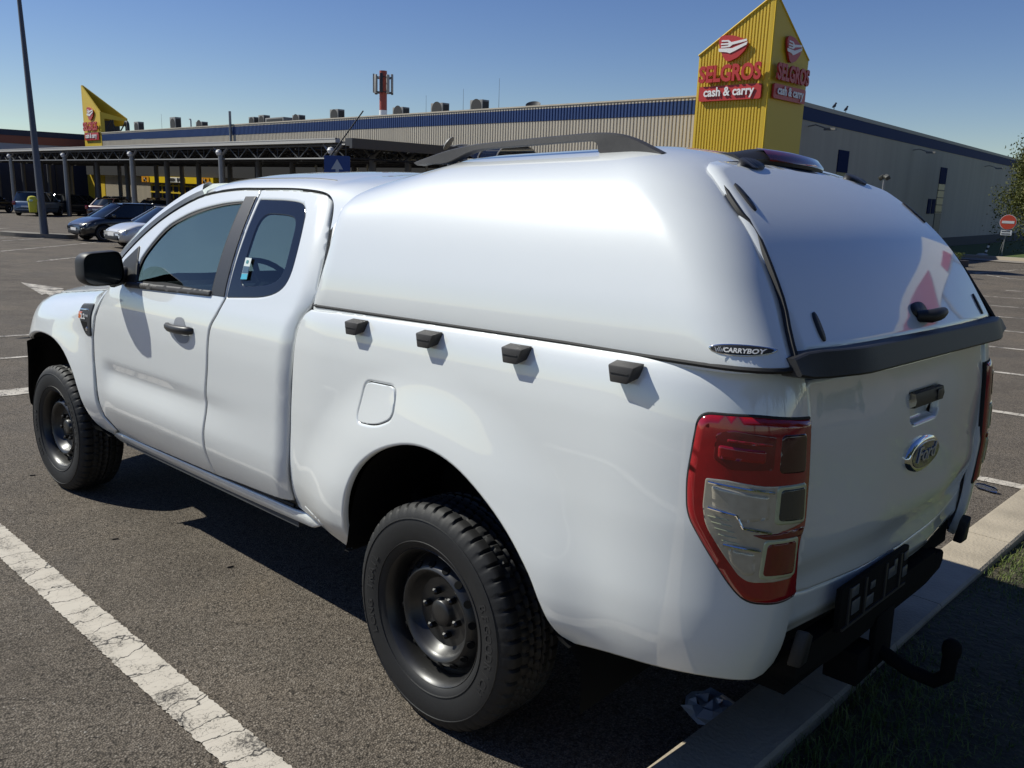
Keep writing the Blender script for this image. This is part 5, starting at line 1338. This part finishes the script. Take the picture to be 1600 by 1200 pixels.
# ---------------------------------------------------------------- street furniture
def furniture():
    # leaning lamp post on its island
    o=empty('lamp_post',G(37.2,-9.83),'tall thin grey lamp post on a kerbed island at the far left','lamp post')
    mb=MB(); mb.tube([(0,0,0),(.25,-.06,1.0),(1.3,-.31,5.0),(2.52,-.59,9.7),(2.75,-.64,10.6)],[.17,.15,.12,.085,.075],12); mb.build('pole',M['dark_steel'] if 0 else mat_once('pole_grey',(.10,.10,.105),.5,metal=.2),o,60)
    mb=MB(); mb.box((2.6,-.2,10.6),(.35,1.2,.14)); mb.build('lamp_head',M['grey_metal'],o,bevel=.03)
    mb=MB(); p=fillet([(39.6,-9.2),(38.3,-9.9),(37.0,-11.2),(36.5,-10.6),(37.6,-9.0),(39.0,-8.5)],.35)
    mb.prism([G(x,y,-.05) for x,y in p],(0,0,0),(0,0,.22)); tag(mb.build('kerbed_island',mat_once('island_concrete',(.20,.18,.145),.9,noise=(5,.3)),None,30),kind='structure')
    b=empty('litter_bin',Matrix.Translation(G(36.95,-9.5,1.05))@Matrix.Scale(.68,4),'yellow litter bin hung on the leaning lamp post','litter bin')
    mb=MB(); mb.lathe([(0,0),(.20,0),(.215,.05),(.25,.62),(.24,.64),(0,.64)],(.1,.12,0),'z',20); mb.build('bucket',mat_once('bin_yellow',(.55,.50,.03),.45),b,40)
    mb=MB(); mb.lathe([(.275,.64),(.285,.68),(.26,.80),(.20,.92),(.10,.96),(0,.97)],(.1,.12,0),'z',20); mb.build('hood',mat_once('bin_yellow',(.55,.50,.03),.45),b,40)
    mb=MB(); mb.box((-.12,.22,.70),(.10,.26,.12)); mb.build('opening_flap',mat_once('flap_pale',(.35,.50,.42),.5),b,bevel=.02)
    # blue one way sign
    f=Vector((22.5,-14.3,0)); r=Vector((-.735,-.678,0)).normalized(); n=r.cross(Vector((0,0,1)))
    o=empty('one_way_sign',G(22.5,-14.3),'square blue road sign with a white upward arrow, before the carport end','road sign')
    z0=GZ(22.5,-14.3); inv=lambda p: p-Vector((22.5,-14.3,z0))
    P=lambda a,b,c=0: inv(f+r*a+Vector((0,0,b))+n*c)
    mb=MB(); pl=fillet([(-.43,1.82),(.43,1.82),(.43,2.69),(-.43,2.69)],.06); mb.prism([P(a,b) for a,b in pl],(0,0,0),n*.03); s=mb.build('sign_plate',mat_once('sign_blue',(.008,.045,.20),.45),o,30)
    mb=MB(); ar=[(-.05,1.86),(.06,1.86),(.06,2.26),(.20,2.25),(.005,2.58),(-.20,2.25),(-.05,2.26)]; mb.prism([P(a,b,.032) for a,b in ar],(0,0,0),n*.004); mb.build('arrow',mat_once('arrow_white',(.42,.45,.48),.5),s,0)
    mb=MB(); mb.cyl(P(0,z0,-.06),P(0,2.66,-.06),.035,10); mb.build('post',M['galv'],o)
    # guy strut and camera
    mb=MB(); mb.tube([(33.4,-20.4,1.3),(32.0,-20.6,3.2),(30.2,-21,5.0)],.03,6); o=mb.build('guy_strut',M['dark_steel']); tag(o,'thin dark slanting strut rising past the carport corner above the blue sign','strut')
    c=empty('convex_mirror',(21.6,-18.4,GZ(21.6,-18.4)),'round backed traffic mirror on a pole beyond the canopy roof rail','traffic mirror')
    zz=GZ(21.6,-18.4); mb=MB(); mb.cyl((0,0,0),(0,0,3.1-zz),.04,10); mb.build('post',M['galv'],c)
    mb=MB(); mb.lathe([(0,.10),(.15,.085),(.26,.03),(.28,0),(.26,-.02),(0,-.02)],(0,0,0),'y',20); m=mb.build('mirror_shell',mat_once('shell_grey',(.22,.21,.19),.5),c,50); m.location=(0,0,3.32-zz); m.rotation_euler=(R(35),0,R(-60))
    # floodlight before the side wall
    x,y=10.2,-28.8; o=empty('floodlight',G(x,y),'small twin floodlight on a thin pole in front of the side wall of the store','floodlight')
    zz=GZ(x,y); mb=MB(); mb.cyl((0,0,0),(0,0,2.55-zz),.035,10); mb.build('pole',M['galv'],o)
    for s in (-1,1):
        mb=MB(); mb.box((0,0,0),(.26,.16,.15)); h=mb.build('lamp_head',mat_once('lamp_housing',(.06,.06,.05),.5),o,bevel=.03); h.location=(s*.12,-s*.10,2.66-zz); h.rotation_euler=(R(-35),R(s*15),R(-45))
    # no entry sign
    x,y=11.75,-51.0; zz=GZ(x,y)+.18; o=empty('no_entry_sign',(x,y,zz),'round red no entry sign with a white plate below, at the far verge','road sign')
    r=Vector((-.95,-.25,0)).normalized(); n=r.cross(Vector((0,0,1))); U=Vector((0,0,1))
    mb=MB(); mb.cyl((0,0,-.2),(-.08,.02,2.2),.03,8); mb.tube([(.02,0,.75),(.19,-.05,-.1)],.018,6); mb.build('post',M['galv'],o)
    SZ=.84
    def disc(r0,z,c,d): 
        r0*=SZ; z=z*SZ
        mb=MB(); mb.prism([Vector((-.08,.02,z))+r*(r0*math.cos(2*math.pi*i/40))+U*(r0*math.sin(2*math.pi*i/40))+n*c for i in range(40)],(0,0,0),n*d); return mb
    rim=disc(.49,2.2,.05,.02).build('sign_rim',M['sign_white'],o,30); disc(.465,2.2,.072,.006).build('sign_disc',mat_once('no_entry_red',(.62,.075,.035),.5),rim,30)
    mb=MB(); mb.prism([Vector((-.08,.02,2.2*SZ))+r*a+U*b+n*.08 for a,b in ((-.30,-.07),(.30,-.07),(.30,.07),(-.30,.07))],(0,0,0),n*.004); mb.build('sign_bar',M['sign_white'],rim,0)
    mb=MB(); mb.prism([Vector((-.06,.015,1.52*SZ))+r*a+U*b+n*.05 for a,b in ((-.27,-.143),(.27,-.143),(.27,.143),(-.27,.143))],(0,0,0),n*.02); pl=mb.build('sub_plate',M['sign_white'],o,0)
    mb=MB()
    rg=random.Random(4)
    for z in (1.345,1.21):
        a=-.22
        while a<.19:
            w=rg.uniform(.03,.06); mb.prism([Vector((-.06,.015,z))+r*q+U*b+n*.072 for q,b in ((a,-.03),(a+w,-.03),(a+w,.03),(a,.03))],(0,0,0),n*.003); a+=w+.02
    mb.build('plate_lettering',M['black_unit'],pl,0)
    # striped bollard with its foot
    x,y=12.7,-51.4; o=empty('striped_bollard',G(x,y,.14),'leaning black and white striped bollard on a pale concrete foot beside the no entry sign','bollard')
    mb=MB(); mb.lathe([(0,.12),(.2,.10),(.38,0)],(.1,.1,0),'z',14); mb.build('foot',mat_once('foot_pale',(.42,.38,.32),.9),o)
    for k in range(5):
        mb=MB(); mb.cyl((-.033*k,0,.07+.126*k),(-.033*(k+1),0,.07+.126*(k+1)),.06,12); mb.build('stripe_band',M['sign_white'] if k%2 else M['black_unit'],o)
    # planter with shrubs
    x,y=9.85,-39.3; o=empty('planter',G(x,y,.12),'low kerbed planter full of clipped green shrubs at the edge of the far road','planter')
    A=Vector((.72,.69,0)); B=Vector((.69,-.72,0))
    pp=fillet([(0,.25),(.35,0),(5.5,0),(5.5,1.7),(.6,1.9)],.3)
    mb=MB(); mb.prism([A*q+B*w+Vector((0,0,-.2)) for q,w in pp],(0,0,0),(0,0,.36)); mb.build('planter_kerb',mat_once('planter_dark',(.06,.05,.05),.9),o)
    rg=random.Random(8); mb=MB()
    for i in range(3600):
        q=rg.uniform(.25,5.3); w=rg.uniform(.25,1.6)
        h=.16+rg.random()**.6*(.34+.10*math.sin(q*3)*math.cos(w*4)); leaf(mb,A*q+B*w+Vector((0,0,h)),rg.uniform(.03,.065),rg)
    mb.build('shrub',leaf_mat('shrub_leaf',(.055,.085,.018),(.13,.15,.04)),o,0,False)
    mb=MB(); rg=random.Random(9)
    for i in range(160):
        w=rg.uniform(0,6.28); l=rg.uniform(.5,1.0); c=A*1.75+B*.9+Vector((0,0,.2)); e=c+Vector((math.cos(w)*l,math.sin(w)*l,rg.uniform(.3,.95))); t=Vector((-math.sin(w),math.cos(w),0))*.03
        mb.add([c-t*.4,c+t*.4,(c+e)/2+Vector((0,0,.15))+t,(c+e)/2+Vector((0,0,.15))-t,e],[(0,1,2,3),(3,2,4)])
    mb.build('spiky_leaf',leaf_mat('spiky_leaf',(.05,.09,.03),(.11,.15,.05)),o,0,False)
    # far verge
    v=mat('far_grass',(.065,.095,.018),.95,noise=(3,.4),bump=(30,.8,.05))
    mb=MB(); xs=[-40,-20,0,8,12,14,16,18,21,26]; rows=[]
    for k in range(12):
        yy=-48.3-k*4.6; rows.append([G(x,yy-.45*(x-10),.17) for x in xs])
    mb.grid(rows); tag(mb.build('far_verge',v,None,80,False),kind='structure')
    mb=MB(); rows=[]
    for x in xs:
        yy=-48.3-.45*(x-10); rows.append([G(x,yy+.15,-.02),G(x,yy+.15,.19),G(x,yy-.15,.20),G(x,yy-.15,-.02)])
    mb.grid(rows); tag(mb.build('far_kerb',mat_once('far_kerb_concrete',(.36,.31,.24),.9),None,30),kind='structure')
    mb=MB(); mb.add([G(17,-49.2,.012),G(7,-44.7,.012),G(7,-46.8,.012),G(17,-51.3,.012)],[(0,1,2,3)]); tag(mb.build('far_pavement',mat_once('pavement_pale',(.23,.20,.165),.9),None,0),kind='structure')
def leaf(mb,p,s,rg):
    a=Vector((rg.gauss(0,1),rg.gauss(0,1),rg.gauss(0,.7))).normalized(); b=a.orthogonal().normalized(); b.rotate(Matrix.Rotation(rg.uniform(0,6.28),3,a)); c=a.cross(b)
    mb.add([p-b*s,p-c*s*.5,p+b*s,p+c*s*.5],[(0,1,2,3)])
_lm={}
def leaf_mat(n,c0,c1,sc=1.3):
    if n in _lm: return _lm[n]
    m=bpy.data.materials.new(n); m.use_nodes=True; nt=m.node_tree; b=nt.nodes['Principled BSDF']; b.inputs['Roughness'].default_value=.55; b.inputs['Specular IOR Level'].default_value=.3
    g=nt.nodes.new('ShaderNodeNewGeometry'); r=nt.nodes.new('ShaderNodeMix'); r.data_type='RGBA'; r.inputs['A'].default_value=(*c0,1); r.inputs['B'].default_value=(*c1,1)
    nt.links.new(g.outputs['Random Per Island'],r.inputs['Factor']); nt.links.new(r.outputs['Result'],b.inputs['Base Color'])
    tr=nt.nodes.new('ShaderNodeBsdfTranslucent'); nt.links.new(r.outputs['Result'],tr.inputs[0]); mx=nt.nodes.new('ShaderNodeMixShader'); mx.inputs[0].default_value=.25
    nt.links.new(b.outputs[0],mx.inputs[1]); nt.links.new(tr.outputs[0],mx.inputs[2]); nt.links.new(mx.outputs[0],nt.nodes['Material Output'].inputs[0])
    _lm[n]=m; return m
def tree(x,y,H,cr,label,seed,weep=0,n=3500,ls=.12,cols=((.035,.055,.012),(.11,.12,.03)),name='tree',spread=.17):
    rg=random.Random(seed); o=empty(name,G(x,y),label,'tree')
    bark=mat_once('bark',(.09,.07,.05),.9,noise=(8,.4)); mb=MB()
    mb.tube([(0,0,-.1),(.05,.03,H*.25),(-.08,.06,H*.55),(.05,0,H*.85)],[H*.025,H*.02,H*.013,H*.004],9); mb.build('trunk',bark,o,60)
    limbs=[]; mb=MB()
    for i in range(11):
        z=H*rg.uniform(.28,.75); w=i*2.4+rg.uniform(-.4,.4); L=cr*rg.uniform(.55,1.0)*(1-.35*(z/H)); e=Vector((math.cos(w)*L,math.sin(w)*L,z+H*rg.uniform(.05,.2))); s=Vector((0,0,z)); m=(s+e)/2+Vector((0,0,H*.03))
        mb.tube([s,m,e],[H*.009,H*.006,H*.002],6); limbs+=[m,e]
        for k in range(3):
            q=e+Vector((rg.gauss(0,.3*cr),rg.gauss(0,.3*cr),rg.gauss(0,.07*H))); mb.tube([m.lerp(e,.5),q],[H*.003,H*.001],5,False); limbs.append(q)
    limbs.append(Vector((0,0,H*.9)))
    mb.build('limb',bark,o,60)
    mb=MB()
    for i in range(n):
        c=limbs[rg.randrange(len(limbs))]; d=Vector((rg.gauss(0,1),rg.gauss(0,1),rg.gauss(0,1)))*cr*spread
        p=c+d
        if weep: p.z-=abs(rg.gauss(0,1))*weep*(.4+rg.random())
        leaf(mb,p,ls*rg.uniform(.6,1.4),rg)
    mb.build('crown',leaf_mat(name+'_leaf',*cols),o,0,False)
    return o
# ---------------------------------------------------------------- parked cars
CARW={}
def car_wheel(r,rimcol):
    key=(r,rimcol)
    if key in CARW: return CARW[key]
    mb=MB(); w=.10
    mb.lathe([(r*.66,w*.9),(r*.72,w),(r*.92,w),(r*.99,w*.75),(r,0),(r*.99,-w*.75),(r*.92,-w),(r*.66,-w)],(0,0,0),'y',28); t=mb.mesh('tyre')
    for p in t.polygons: p.use_smooth=True
    t.materials.append(M['rubber'])
    mb=MB(); mb.lathe([(0,w*.72),(r*.15,w*.72),(r*.2,w*.55),(r*.58,w*.62),(r*.66,w*.95),(r*.68,w*.8),(r*.62,.0)],(0,0,0),'y',28)
    d=mb.mesh('rim'); d.materials.append(mat_once('rim_silver',(.40,.40,.41),.35,metal=.6) if rimcol else M['steel'])
    mb=MB()
    for k in range(7):
        a=2*math.pi*k/7; c=Vector((r*.42*math.cos(a),w*.66,r*.42*math.sin(a))); mb.tube([c-Vector((0,.01,0)),c+Vector((0,.012,0))],r*.105,10)
    h=mb.mesh('rim_opening'); h.materials.append(M['dark'])
    CARW[key]=(t,d,h); return CARW[key]
def car(label,x,y,head,paint,L=4.25,W=1.75,H=1.46,hood=.95,trunk=.15,belt=.92,rim=True,rearlean=.55,screen=.75,sedan=0,group=None,plate=True,name='parked_car',size=1.0):
    """x forward. hood: length of bonnet ahead of the screen foot, trunk: boot length behind the rear window foot"""
    fx=Vector((math.cos(head),math.sin(head),0)); e=.8
    zf=GZ(x+fx.x*e,y+fx.y*e)-GZ(x-fx.x*e,y-fx.y*e); pitch=math.atan2(zf,2*e)
    m=Matrix.Translation(G(x,y))@Matrix.Rotation(head,4,'Z')@Matrix.Rotation(-pitch,4,'Y')@Matrix.Scale(size,4)
    o=empty(name,m,label,'car',group)
    hl=L/2; xw_f=hl-hood; xw_r=-hl+trunk
    hoodz=belt-.02; nose=belt-.24; tailz=belt+.02
    # lower body by stations from tail to nose
    st=[(-hl,.62,.80,.42),(-hl+.05,.80,.90,.30),(-hl+.16,tailz-.02,.965,.24),(-hl+.6,tailz,1,.20),(-.4,belt,1,.20),(xw_f-.25,belt-.005,1,.20),(xw_f+.10,hoodz,.99,.20),(hl-.55,(hoodz+nose)/2+.05,.975,.20),(hl-.25,nose+.04,.94,.22),(hl-.08,nose-.05,.88,.26),(hl,nose-.16,.76,.36)]
    rows=[]
    for (sx,zt,ww,zb) in st:
        w=W/2*ww; half=[(0,zb),(w*.80,zb),(w*.95,zb+.06),(w,zb+.20),(w*1.005,(zt+zb)/2+.05),(w*.985,zt-.12),(w*.93,zt-.035),(w*.80,zt),(w*.4,zt+.018),(0,zt+.022)]
        rows.append([Vector((sx,yy,zz)) for yy,zz in half]+[Vector((sx,-yy,zz)) for yy,zz in half[::-1][1:]])
    mb=MB(); mb.grid(rows); nn=len(rows[0]); mb.add(rows[0],[tuple(range(nn))]); mb.add(rows[-1],[tuple(range(nn))])
    me=mb.mesh('body'); bm=bmesh.new(); bm.from_mesh(me); bmesh.ops.remove_doubles(bm,verts=bm.verts,dist=1e-4); bmesh.ops.recalc_face_normals(bm,faces=bm.faces); bmesh.ops.subdivide_edges(bm,edges=bm.edges[:],cuts=1,use_grid_fill=True,smooth=.6); bm.to_mesh(me); bm.free()
    body=link('body',me,paint,o,50)
    # glasshouse
    def ring(z,k,inset):
        t=(z-belt)/(H-belt); xf=xw_f+.18-(screen+.12)*t; xr=xw_r+.06+rearlean*t; w=(W/2*.93)*(1-.20*t)-inset
        return xf,xr,w
    zt=H-.05
    n=7; mb=MB(); rows=[]
    for i in range(n):
        z=belt-.02+(zt-belt+.02)*i/(n-1); xf,xr,w=ring(z,0,0); bow=.06
        r=[(xr-bow,0,z),(xr,w*.88,z),(xr+.10,w,z),((xf+xr)/2,w+.012,z),(xf-.16,w,z),(xf-.02,w*.85,z),(xf+bow+.04,0,z)]
        rows.append([Vector(p) for p in r]+[Vector((p[0],-p[1],p[2])) for p in r[::-1][1:-1]]+[Vector(r[0])])
    mb.grid(rows); mb.build('window',M['glass_dark'],o,50)
    xf,xr,w=ring(zt,0,0); mb=MB(); rows=[]
    for i in range(9):
        t=i/8; sx=xr-.06+(xf+.10-xr+.02)*t; cz=.055*math.sin(math.pi*min(1,max(0,t)))**.6; rows.append([Vector((sx,w*1.02*k,zt-.01+(cz+.012)*(1-abs(k)**3.5))) for k in (-1,-.95,-.8,-.4,0,.4,.8,.95,1)])
    mb.grid(rows); n2=len(mb.v); mb.build('roof',paint,o,60)
    pl=MB()
    for s in (1,-1):
        def pt(z,where):
            xf,xr,w=ring(z,0,0)
            return {'a':(xf-.10,s*(w*.955+.012),z),'b':((xf+xr)/2+.05,s*(w+.022),z),'c':(xr+.10,s*(w+.004),z),'d':(xr+.62,s*(w+.018),z)}[where]
        pl.tube([pt(belt-.01,'a'),pt((belt+zt)/2,'a'),pt(zt+.01,'a')],[.055,.04,.035],6); pl.tube([pt(belt-.01,'c'),pt((belt+zt)/2,'c'),pt(zt+.01,'c')],[.09,.075,.06],6)
        xf_,xr_,w_=ring(zt,0,0); pl.tube([(xr_+.05,s*(w_+.01),zt),((xf_+xr_)/2,s*(w_+.015),zt+.012),(xf_-.05,s*(w_*.97+.005),zt)],.035,6)
    pl.build('pillar',paint,o,50)
    bp=MB()
    for s in (1,-1):
        xf,xr,w=ring(belt,0,0); xf2,xr2,w2=ring(zt,0,0)
        bp.tube([((xf+xr)/2+.05,s*(w+.012),belt),((xf2+xr2)/2+.05,s*(w2+.016),zt)],.035,5)
        bp.tube([(xw_f,s*(W/2*.93+.005),belt+.01),((xw_f+xw_r)/2,s*(W/2*.935+.012),belt+.01),(xw_r+.15,s*(W/2*.93+.005),belt+.015)],.018,5)
        bp.tube([((xf+xr)/2+.03,s*(W/2*1.004),belt-.10),((xf+xr)/2+.03,s*(W/2*1.006),.40),((xf+xr)/2+.03,s*(W/2*.98),.25)],.006,4)
        bp.tube([(-hl+.95,s*(W/2*1.005),.52),(hl-1.0,s*(W/2*1.004),.52)],.022,5)
    bp.build('trim_strip',M['black_plastic'],o,50)
    r=.315; xa=(hl-.80,-hl+.75)
    for wx in xa:
        for s in (1,-1):
            mb=MB(); mb.lathe([(0,.02),(r*1.12,.02),(r*1.15,0)],(wx,s*(W/2-.015),r+.03),'y',24) if s>0 else mb.lathe([(0,-.02),(r*1.12,-.02),(r*1.15,0)],(wx,s*(W/2-.015),r+.03),'y',24)
            mb.build('wheel_arch',M['dark'],o,30)
            t,d,h=car_wheel(r,rim); w=bpy.data.objects.new('wheel',t); COL.objects.link(w); w.parent=o; w.location=(wx,s*(W/2-.06),r); w.rotation_euler=(0,0,0 if s>0 else math.pi)
            for nm,mm in (('rim',d),('rim_opening',h)):
                q=bpy.data.objects.new(nm,mm); COL.objects.link(q); q.parent=w
    for s in (1,-1):
        mb=MB(); z=nose-.10; mb.hexa([(hl-.02,s*W*.24,z-.07),(hl-.16,s*W*.455,z-.04),(hl-.50,s*W*.487,z+.10),(hl-.20,s*W*.28,z+.09),(hl-.04,s*W*.24,z+.06),(hl-.18,s*W*.445,z+.09),(hl-.52,s*W*.472,z+.16),(hl-.24,s*W*.28,z+.15)])
        mb.build('headlight',M['lens_clear'],o,30,bevel=.012)
        mb=MB(); z=belt-.12; mb.box((-hl+.06,s*W*.43,z),(.16,.20,.24)); mb.build('taillight',M['red_lens'],o,30,bevel=.03)
        mb=MB(); mb.box((xw_f-.16,s*(W/2+.07),belt+.06),(.12,.17,.13)); mb.build('door_mirror',paint if rim else M['black_plastic'],o,bevel=.03)
        for q in (.12,-.85):
            mb=MB(); mb.box(((xw_f+xw_r)/2+q,s*(W/2*1.0+.01),belt-.14),(.17,.03,.03)); mb.build('door_handle',paint,o,bevel=.008)
    mb=MB(); mb.box((hl-.03,0,.36),(.12,W*.62,.16)); mb.build('front_grille',M['black_plastic'],o,bevel=.02); mb=MB(); mb.box((-hl+.03,0,.34),(.10,W*.80,.14)); mb.build('rear_bumper',M['black_plastic'],o,bevel=.02)
    if plate:
        mb=MB(); mb.box((-hl-.025,0,.66),(.02,.50,.11)); mb.box((hl+.02,0,.46),(.02,.50,.11)); mb.build('number_plate',M['sign_white'],o)
    return o
def cars():
    P=lambda n,c,**k: mat('car_paint_'+n,c,.3,.2,1)
    H90=R(90)
    car('black hatchback with silver alloy wheels, parked side on behind the white car',35.6,-12.65,R(92),P('black',(.014,.015,.017)),L=4.3,H=1.53,hood=1.0,belt=.95,size=1.04)
    car('white older hatchback with a dark waist strip, half hidden behind the cab of the pickup',30.6,-12.25,R(90),P('white',(.68,.68,.66)),L=4.1,W=1.68,H=1.44,hood=1.1,belt=.88,rim=False,size=1.10)
    car('pale blue people carrier seen from behind, beside the lamp post',66.6,-18.9,R(-42),P('paleblue',(.16,.22,.30)),L=4.3,H=1.68,hood=.9,belt=1.0,rearlean=.25)
    car('dark grey hatchback directly right of the lamp post foot',68.2,-21.4,R(-80),P('grey',(.035,.038,.042)),L=4.2,H=1.55,hood=.9)
    car('black saloon at the left edge of the view',71.5,-16.6,R(-62),P('navy',(.010,.011,.016)),L=4.5,H=1.45,hood=1.1,trunk=.55)
    car('dark red saloon with a white number plate facing us',62.2,-22.6,R(-58),P('red',(.05,.010,.012)),L=4.3,H=1.45,hood=1.1,trunk=.45)
    car('silver hatchback with only its bonnet showing behind the dark red saloon',69.5,-25.3,R(96),P('silver',(.42,.42,.42)),L=4.1,H=1.50)
    car('dark blue estate in the carport shade, right of the second column from the left',72.5,-23.7,R(-85),P('blue',(.018,.03,.055)),L=4.4,H=1.50)
    car('graphite estate in the carport shade behind the black hatchback',57.5,-24.4,R(-88),P('graphite',(.05,.05,.055)),L=4.5,H=1.52)
    car('black estate in the carport shade near the right hand bank windows',50.5,-24.6,R(-90),P('black2',(.012,.012,.014)),L=4.4,H=1.5)
    car('maroon hatchback in the carport shade under the yellow shop fascia',62.5,-26.6,R(-90),P('maroon',(.06,.012,.014)),L=4.1,H=1.55)
    # seen only mirrored in the pickup's tail: the other side of the road
def behind():
    """what stands across the verge behind the pickup and shows in its paint"""
    k=0
    for x,y,h,c in ((-10.5,-1.5,7.5,3.4),(-12,4.5,9,3.6),(-10.5,-7.5,6.0,3.0),(-14,-13,9,3.6),(-14,10.5,8,3.4)):
        k+=1; tree(x,y,h,c,['bushy tree across the verge, second of the row from the driver side','tallest bushy tree across the verge','smallest bushy tree across the verge','wide bushy tree across the verge on the far side','bushy tree across the verge nearest the driver side'][k-1],20+k,n=5000,ls=.2,cols=((.022,.040,.010),(.07,.09,.02)),name='verge_tree')
    x,y=-8.5,-34; z=GZ(x,y)
    o=empty('hoarding',(x,y,z),'red and white advertising hoarding on tall posts, mirrored in the canopy rear door','hoarding')
    mb=MB(); mb.box((0,0,9.2),(17,.3,2.5)); mb.build('board',M['sign_white'],o)
    mb=MB(); mb.prism([(-5,.16,8.2),(1.5,.16,8.0),(4.0,.16,9.6),(-2.0,.16,10.0)],(0,0,0),(0,.05,0)); mb.prism([(5.0,.16,8.1),(7.6,.16,8.1),(7.6,.16,8.8),(5.4,.16,8.8)],(0,0,0),(0,.05,0)); mb.build('red_field',M['sign_red'],o,0)
    for q in (-7,-2.4,2.4,7):
        mb=MB(); mb.cyl((q,-.1,-.4),(q,-.1,7.95),.18,10); mb.build('post',M['galv'],o)
# ---------------------------------------------------------------- assemble
store(); towers(); carport(); rooftop()
ground(); litter()
make=make_truck if 0 else build_truck
make()
furniture(); cars()
tree(11.7,-58.6,6.9,2.5,'weeping birch at the right edge in front of the store wall',3,weep=1.3,n=30000,ls=.07,cols=((.06,.08,.018),(.16,.16,.045)),name='birch_tree',spread=.13)
behind()
